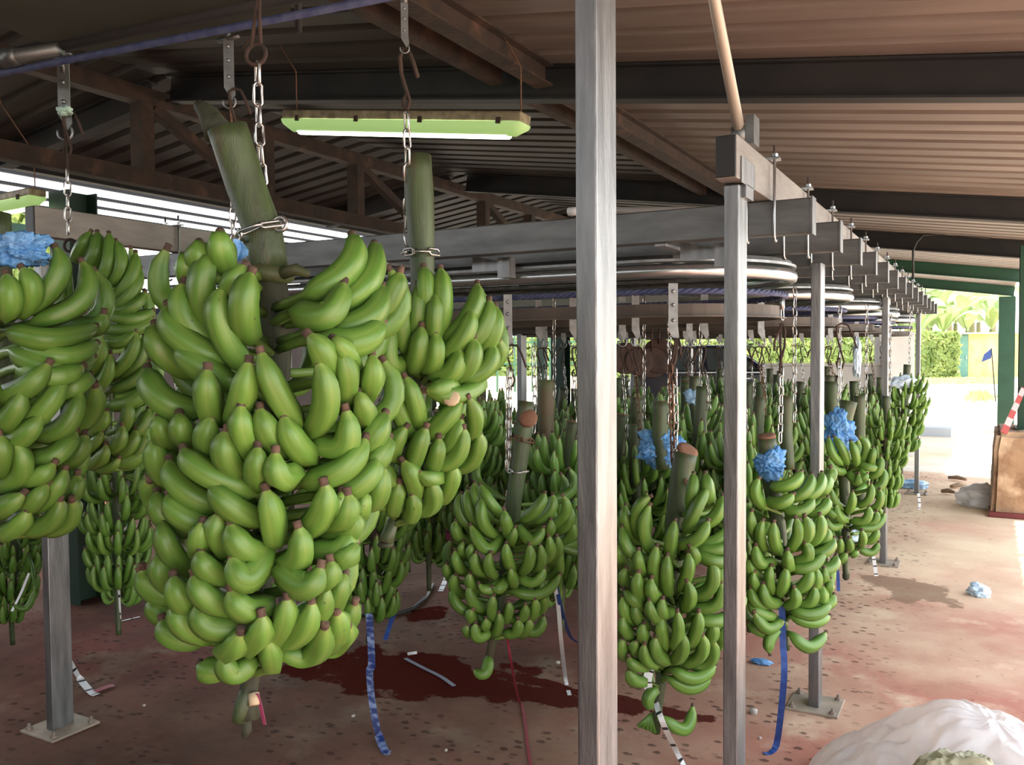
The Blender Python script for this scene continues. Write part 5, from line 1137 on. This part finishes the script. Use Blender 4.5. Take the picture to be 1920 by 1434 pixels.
# banana plants beyond the hedge
lm = [mat('banana_leaf',(0.20,0.30,0.10),0.45,0.0,(0.33,0.42,0.17),1.0,transl=0.35), mat('banana_leaf_pale',(0.32,0.42,0.19),0.45,0.0,(0.46,0.55,0.28),1.0,transl=0.35), mat('banana_trunk',(0.16,0.18,0.07),0.7,0,(0.22,0.17,0.1),3)]
def leaf_mesh(L, W, arch, seed):
    b = MB(); n = 12; rnd = random.Random(seed); vs = []; fs = []
    for i in range(n+1):
        t = i/n; a = R_(72)-arch*t*t*1.0; 
        x = sum(math.cos(R_(72)-arch*(k/n)**2)*L/n for k in range(i)); z = sum(math.sin(R_(72)-arch*(k/n)**2)*L/n for k in range(i))
        w_ = W*math.sin(math.pi*min(1,max(0.0,(t-0.10)/0.90))**0.8)*0.5+0.02
        tear = 0.75+0.25*rnd.random()
        vs += [(x,-w_*tear,z+w_*0.25),(x,0,z),(x,w_*tear,z+w_*0.25)]
    for i in range(n): fs += [(i*3,i*3+1,i*3+4,i*3+3),(i*3+1,i*3+2,i*3+5,i*3+4)]
    b.add(vs, fs, 0, True); return b
LM = [leaf_mesh(2.6,0.72,R_(75+18*k),k).mesh('leaf',[lm[k % 2]]) for k in range(5)]
tb = MB(); tb.tube([(0,0,0),(0.02,0,1.0),(0,0.02,2.1)],[0.16,0.13,0.08],9); TRM = tb.mesh('trunk',[lm[2]])
rnd = random.Random(5)
def banana_plant(px, d, s, label):
    p = G(px,d,-0.06); T = thing('banana_plant', label, 'banana plant', p, 'banana plants beyond the hedge'); T.scale = (s,s,s); T.rotation_euler = (0,0,rnd.uniform(0,6))
    o = bpy.data.objects.new('trunk', TRM); C.collection.objects.link(o); o.parent = T
    for k in range(9):
        o = bpy.data.objects.new('leaf', LM[rnd.randrange(5)]); C.collection.objects.link(o); o.parent = T; o.location = (0,0,1.95); o.rotation_euler = (rnd.uniform(-0.1,0.1),rnd.uniform(-0.25,0.35),k*0.698*1.0+rnd.uniform(-0.2,0.2))
PXS = [(1688,52,1.25),(1708,56,1.5),(1722,50,1.15),(1745,54,1.35),(1768,51,1.2),(1790,56,1.5),(1812,52,1.25),(1835,57,1.55),(1858,53,1.3),(1700,64,1.9),(1740,66,2.1),(1780,64,1.9),(1822,66,2.1),(1862,64,1.9),
       (1500,52,1.1),(1540,56,1.2),(1585,52,1.1),(1625,55,1.2),(1460,57,1.2),(1340,56,1.1),(1300,52,1.0),(1220,56,1.1),(1180,53,1.0),(1070,57,1.2),(1020,52,1.1),(950,55,1.1),(890,53,1.0)]
for i, (px,d,s_) in enumerate(PXS):
    wh = 'behind the yellow hut' if px > 1795 else ('right of the farthest post' if px > 1695 else ('beyond the pale tank' if px > 1440 else ('beyond the car' if px > 1150 else 'beyond the green fence')))
    dep = 'front rank' if d < 54 else ('second rank' if d < 60 else 'tallest back rank')
    banana_plant(px, d, s_, 'banana plant with broad ragged leaves %s, %s' % (wh, dep))
# leafy tree at far left
T = thing('leafy_tree', 'sunlit leafy tree glimpsed past the lamp at the left edge', 'tree', G(60,24,-0.06)); b = MB(); r2 = random.Random(9); c0 = G(20,24,5.2)
leaf_cloud(b, 5000, lambda r: ((lambda v: (c0+Vector((v.x*1.9,v.y*1.9,v.z*2.6)), v))(Vector((r.gauss(0,1),r.gauss(0,1),r.gauss(0,1))).normalized()*r.uniform(0.75,1.0))), 0.22, r2); b.build('foliage', leafa, T)
b = MB(); b.tube([G(60,24,-0.06),G(50,24,2),c0],[0.25,0.2,0.1],8); b.build('trunk', barkm, T)
# hut
def framed(a, dx, dn, w_, h, z0, th=0.1): pass
ha = G(1790,47,-0.06); hdx = rgt; hb = MB(); W_ = 6.0; D_ = 3.0; H_ = 2.35
def obox(b, o, ux, uy, x0, x1, y0, y1, z0, z1, mi=0):
    vs = [o+ux*x+uy*y+Vector((0,0,z)) for z in (z0,z1) for (x,y) in ((x0,y0),(x1,y0),(x1,y1),(x0,y1))]
    b.add(vs, [(0,3,2,1),(4,5,6,7),(0,1,5,4),(1,2,6,5),(2,3,7,6),(3,0,4,7)], mi)
T = thing('yellow_hut', 'small yellow hut with a teal door at the far side of the yard', 'hut', ha)
b = MB(); obox(b, ha, rgt, fwd, 0.75, W_, 0, D_, 0, H_); b.build('wall', mat('yellow_wall',(0.72,0.45,0.12),0.8,0,(0.75,0.52,0.2),2), T)
b = MB(); obox(b, ha, rgt, fwd, -0.05, 0.75, 0.02, D_, 0, H_); b.build('side_wall', mat('teal_frame',(0.10,0.2,0.15),0.7), T)
dd_ = MB(); obox(dd_, ha, rgt, fwd, -0.02, 0.70, -0.04, 0.02, 0.02, H_-0.1); o = dd_.build('door', mat('teal_door',(0.06,0.17,0.13),0.6,0,(0.09,0.20,0.16),3), T)
dd_ = MB(); obox(dd_, ha, rgt, fwd, 0.56, 0.62, -0.09, -0.04, 1.0, 1.12); dd_.build('door_handle', bright, T)
b = MB(); obox(b, ha, rgt, fwd, -0.3, W_+0.3, -0.35, D_+0.3, H_, H_+0.08); b.build('roof', mat('hut_roof',(0.6,0.5,0.35),0.8), T)
# small blue flag leaning on a stick
b = MB(); p = G(1868,26,-0.06); q = G(1859,26,1.55); b.tube([p,q],0.018,6); b.add([q,q-rgt*0.22+Vector((0,0,-0.18)),q-rgt*0.30+Vector((0,0,-0.42)),q+Vector((0.0,0,-0.30))],[(0,1,2,3)],1)
vv = [q+fwd*0.004,q-rgt*0.22+Vector((0,0,-0.18))+fwd*0.004,q-rgt*0.30+Vector((0,0,-0.42))+fwd*0.004,q+Vector((0.0,0,-0.30))+fwd*0.004]; b.add(vv,[(3,2,1,0)],1)
tag(b.build('flag_on_stick', [darksteel, mat('navy_cloth',(0.01,0.03,0.12),0.8)], origin=p), 'small dark blue flag on a leaning stick beside the far green column', 'flag')
# grass strip
grassm = mat('dry_grass', (0.35,0.40,0.12), 0.9, 0.0, (0.50,0.48,0.22), 4)
b = MB(); r3 = random.Random(3)
for i in range(3500):
    p = G(r3.uniform(1690,1900), r3.uniform(38,45), -0.06); h = r3.uniform(0.05,0.16); a = r3.uniform(0,6.28); u = Vector((math.cos(a),math.sin(a),0))*0.03
    b.add([p-u,p+u,p+Vector((u.y,u.x,h))],[(0,1,2)])
for (px0,px1,d0_,d1_,n) in [(1815,1860,26,30,500)]:
    for i in range(n):
        p = G(r3.gauss((px0+px1)/2,12), r3.gauss((d0_+d1_)/2,1.0), -0.06); h = r3.uniform(0.08,0.3); a = r3.uniform(0,6.28); u = Vector((math.cos(a),math.sin(a),0))*0.03; b.add([p-u,p+u,p+Vector((u.y,u.x,h))],[(0,1,2)])
tag(b.build('grass', grassm), 'dry grass growing along the foot of the hedge', 'grass', kind='stuff')
# pale tank: low wall of planks and a taller panel
tankm = mat('tank_panel', (0.42,0.41,0.40), 0.7, 0.0, (0.50,0.49,0.47), 3)
a = G(1425,13.2,0); c = G(1668,12.6,0); dx = (c-a).normalized(); dn = Vector((-dx.y,dx.x,0)); T = thing('pale_tank', 'long low pale grey tank behind the right-hand bunches', 'tank', a); ln = (c-a).length
for k in range(4):
    b = MB(); obox(b, a, dx, dn, 0, ln, 0, 0.06, 0.02+k*0.33, 0.02+k*0.33+0.318); b.build('side_plank', tankm, T, bevel=0.008)
b = MB(); obox(b, a, dx, dn, 0.02, ln-0.02, 1.6, 1.66, 0.0, 1.3); obox(b, a, dx, dn, 0, 0.06, 0.06, 1.6, 0, 1.3); obox(b, a, dx, dn, ln-0.06, ln, 0.06, 1.6, 0, 1.3); b.build('back_panel', tankm, T)
b = MB(); obox(b, a, dx, dn, -0.02, ln+0.02, -0.03, 0.09, 1.335, 1.37); b.build('rim', tankm, T)
a = G(1666,12.4,0); T = thing('grey_cabinet', 'tall plain grey cabinet between the third post and the farthest post', 'cabinet', a)
b = MB(); obox(b, a, rgt, fwd, 0.0, 0.38, 0, 0.5, 0.02, 1.82); b.build('cabinet_body', tankm, T, bevel=0.01)
b = MB(); obox(b, a, rgt, fwd, 0.015, 0.365, -0.014, 0, 0.10, 1.78); b.build('door', tankm, T, bevel=0.004)
# green fence far behind on the left
T = thing('green_fence', 'green railing in front of the hedge, left of the widest post', 'fence', G(840,34,0)); gm = mat('fence_green',(0.025,0.10,0.05),0.5)
for z in (1.05,1.9,2.5):
    b = MB(); b.beam(G(780,34,z),G(1100,34,z),0.05,0.07); b.build('rail', gm, T)
for px in range(800,1101,33):
    b = MB(); b.beam(G(px,34,-0.06),G(px,34,2.5),0.06,0.06,up=(1,0,0)); b.build('fence_post', gm, T)
b = MB(); a = G(780,34.3,0); c = G(1110,34.3,0); obox(b, a, (c-a).normalized(), fwd, 0, (c-a).length, 0, 0.2, -0.06, 0.55); tag(b.build('low_wall', mat('cream_wall',(0.62,0.5,0.36),0.9), origin=a), 'low cream wall under the green railing', 'wall')
# dark car
carm = mat('car_paint', (0.010,0.011,0.016), 0.12, 0.0, spec=0.8); glassm = mat('car_glass', (0.03,0.035,0.035), 0.05, spec=0.9); chrome = mat('chrome', (0.7,0.72,0.75), 0.15, 1.0); tyre = mat('tyre', (0.015,0.015,0.015), 0.8)
def car():
    o = G(1178,19.5,-0.06); ux = (rgt*0.985-fwd*0.17).normalized(); uy = Vector((-ux.y,ux.x,0)); T = thing('car', 'dark car parked in front of the hedge, seen through the bunches', 'car', o)
    def poly(b, prof, y0, y1, inset=0.0, mi=0, zc=0.0):
        n = len(prof); vs = [o+ux*x+uy*y0+Vector((0,0,z)) for x, z in prof]+[o+ux*x+uy*y1+Vector((0,0,z)) for x, z in prof]
        b.add(vs, [tuple(range(n)), tuple(range(2*n-1,n-1,-1))]+[(i+n,(i+1)%n+n,(i+1)%n,i) for i in range(n)], mi)
    body = [(0.05,0.35),(0.0,0.75),(0.06,1.08),(1.0,1.14),(2.9,1.12),(3.1,1.08),(4.0,0.96),(4.30,0.80),(4.36,0.45),(4.25,0.32),(3.85,0.30),(3.75,0.55),(3.5,0.68),(3.2,0.60),(3.08,0.30),(1.30,0.30),(1.2,0.55),(0.95,0.68),(0.68,0.58),(0.55,0.30)]
    b = MB(); poly(b, body, 0, 1.78); b.build('body', carm, T, bevel=0.05)
    cab = [(0.12,1.10),(0.42,1.62),(0.75,1.72),(2.1,1.74),(2.42,1.64),(3.15,1.10)]
    b = MB(); n = len(cab); vs = []
    for (y, kx) in ((0.06,0),(0.20,1),(1.58,1),(1.72,0)):
        for (x,z) in cab: vs.append(o+ux*x+uy*(y if z > 1.2 else (0.04 if y < 1 else 1.74))+Vector((0,0,z)))
    b = MB(); 
    vs = [o+ux*x+uy*(0.04+(z-1.10)*0.28)+Vector((0,0,z)) for x, z in cab]+[o+ux*x+uy*(1.74-(z-1.10)*0.28)+Vector((0,0,z)) for x, z in cab]
    b.add(vs, [tuple(range(n)), tuple(range(2*n-1,n-1,-1))]+[(i+n,(i+1)%n+n,(i+1)%n,i) for i in range(n)]); b.build('cabin', carm, T, bevel=0.03)
    def pane(pr, nm='side_window'):
        b = MB(); m_ = len(pr); vs = [o+ux*x+uy*(0.04+(z-1.10)*0.28-0.012)+Vector((0,0,z)) for x, z in pr]+[o+ux*x+uy*(0.04+(z-1.10)*0.28+0.004)+Vector((0,0,z)) for x, z in pr]
        b.add(vs, [tuple(range(m_)), tuple(range(2*m_-1,m_-1,-1))]+[(i+m_,(i+1)%m_+m_,(i+1)%m_,i) for i in range(m_)]); b.build(nm, glassm, T)
    pane([(0.30,1.17),(0.50,1.58),(0.80,1.65),(0.95,1.17)]); pane([(1.02,1.17),(0.90,1.65),(1.62,1.67),(1.68,1.17)]); pane([(1.76,1.17),(1.70,1.67),(2.08,1.66),(2.36,1.58),(2.86,1.18)])
    b = MB(); vs = [o+ux*2.46+uy*0.30+Vector((0,0,1.61)),o+ux*3.10+uy*0.16+Vector((0,0,1.13)),o+ux*3.10+uy*1.62+Vector((0,0,1.13)),o+ux*2.46+uy*1.48+Vector((0,0,1.61))]; dv = (ux*0.6+Vector((0,0,0.8))).normalized()*0.03
    b.add([v+dv for v in vs]+vs, [(0,1,2,3),(7,6,5,4),(0,4,5,1),(1,5,6,2),(2,6,7,3),(3,7,4,0)]); b.build('windscreen', mat('glare_glass',(0.6,0.65,0.7),0.05,0.9), T)  # pale mirror-like colour stands in for sky glare on the windscreen
    b = MB(); obox(b, o, ux, uy, 0.15, 3.05, -0.015, 0.03, 1.115, 1.14); b.build('window_trim', chrome, T)
    for x in (1.45, 2.5):
        b = MB(); obox(b, o, ux, uy, x, x+0.18, -0.03, 0.0, 0.98, 1.01); b.build('door_handle', chrome, T)
    b = MB(); b.lathe(o+ux*2.95+uy*(-0.10)+Vector((0,0,1.2)),[(0.03,-0.10),(0.09,-0.06),(0.09,0.06),(0.04,0.10)],10,axis=ux); b.build('wing_mirror', carm, T)
    for x in (0.95, 3.48):
        for y in (0.11, 1.67):
            b = MB(); c = o+ux*x+uy*y+Vector((0,0,0.34)); b.lathe(c,[(0.20,-0.10),(0.32,-0.10),(0.34,-0.06),(0.34,0.06),(0.32,0.10),(0.2,0.10)],22,axis=uy); w1 = b.build('wheel', tyre, T)
            b = MB(); b.lathe(c-uy*0.0,[(0.05,-0.115),(0.2,-0.105),(0.21,0.105),(0.05,0.11)],16,axis=uy); b.build('wheel_hub', chrome, w1)
car()
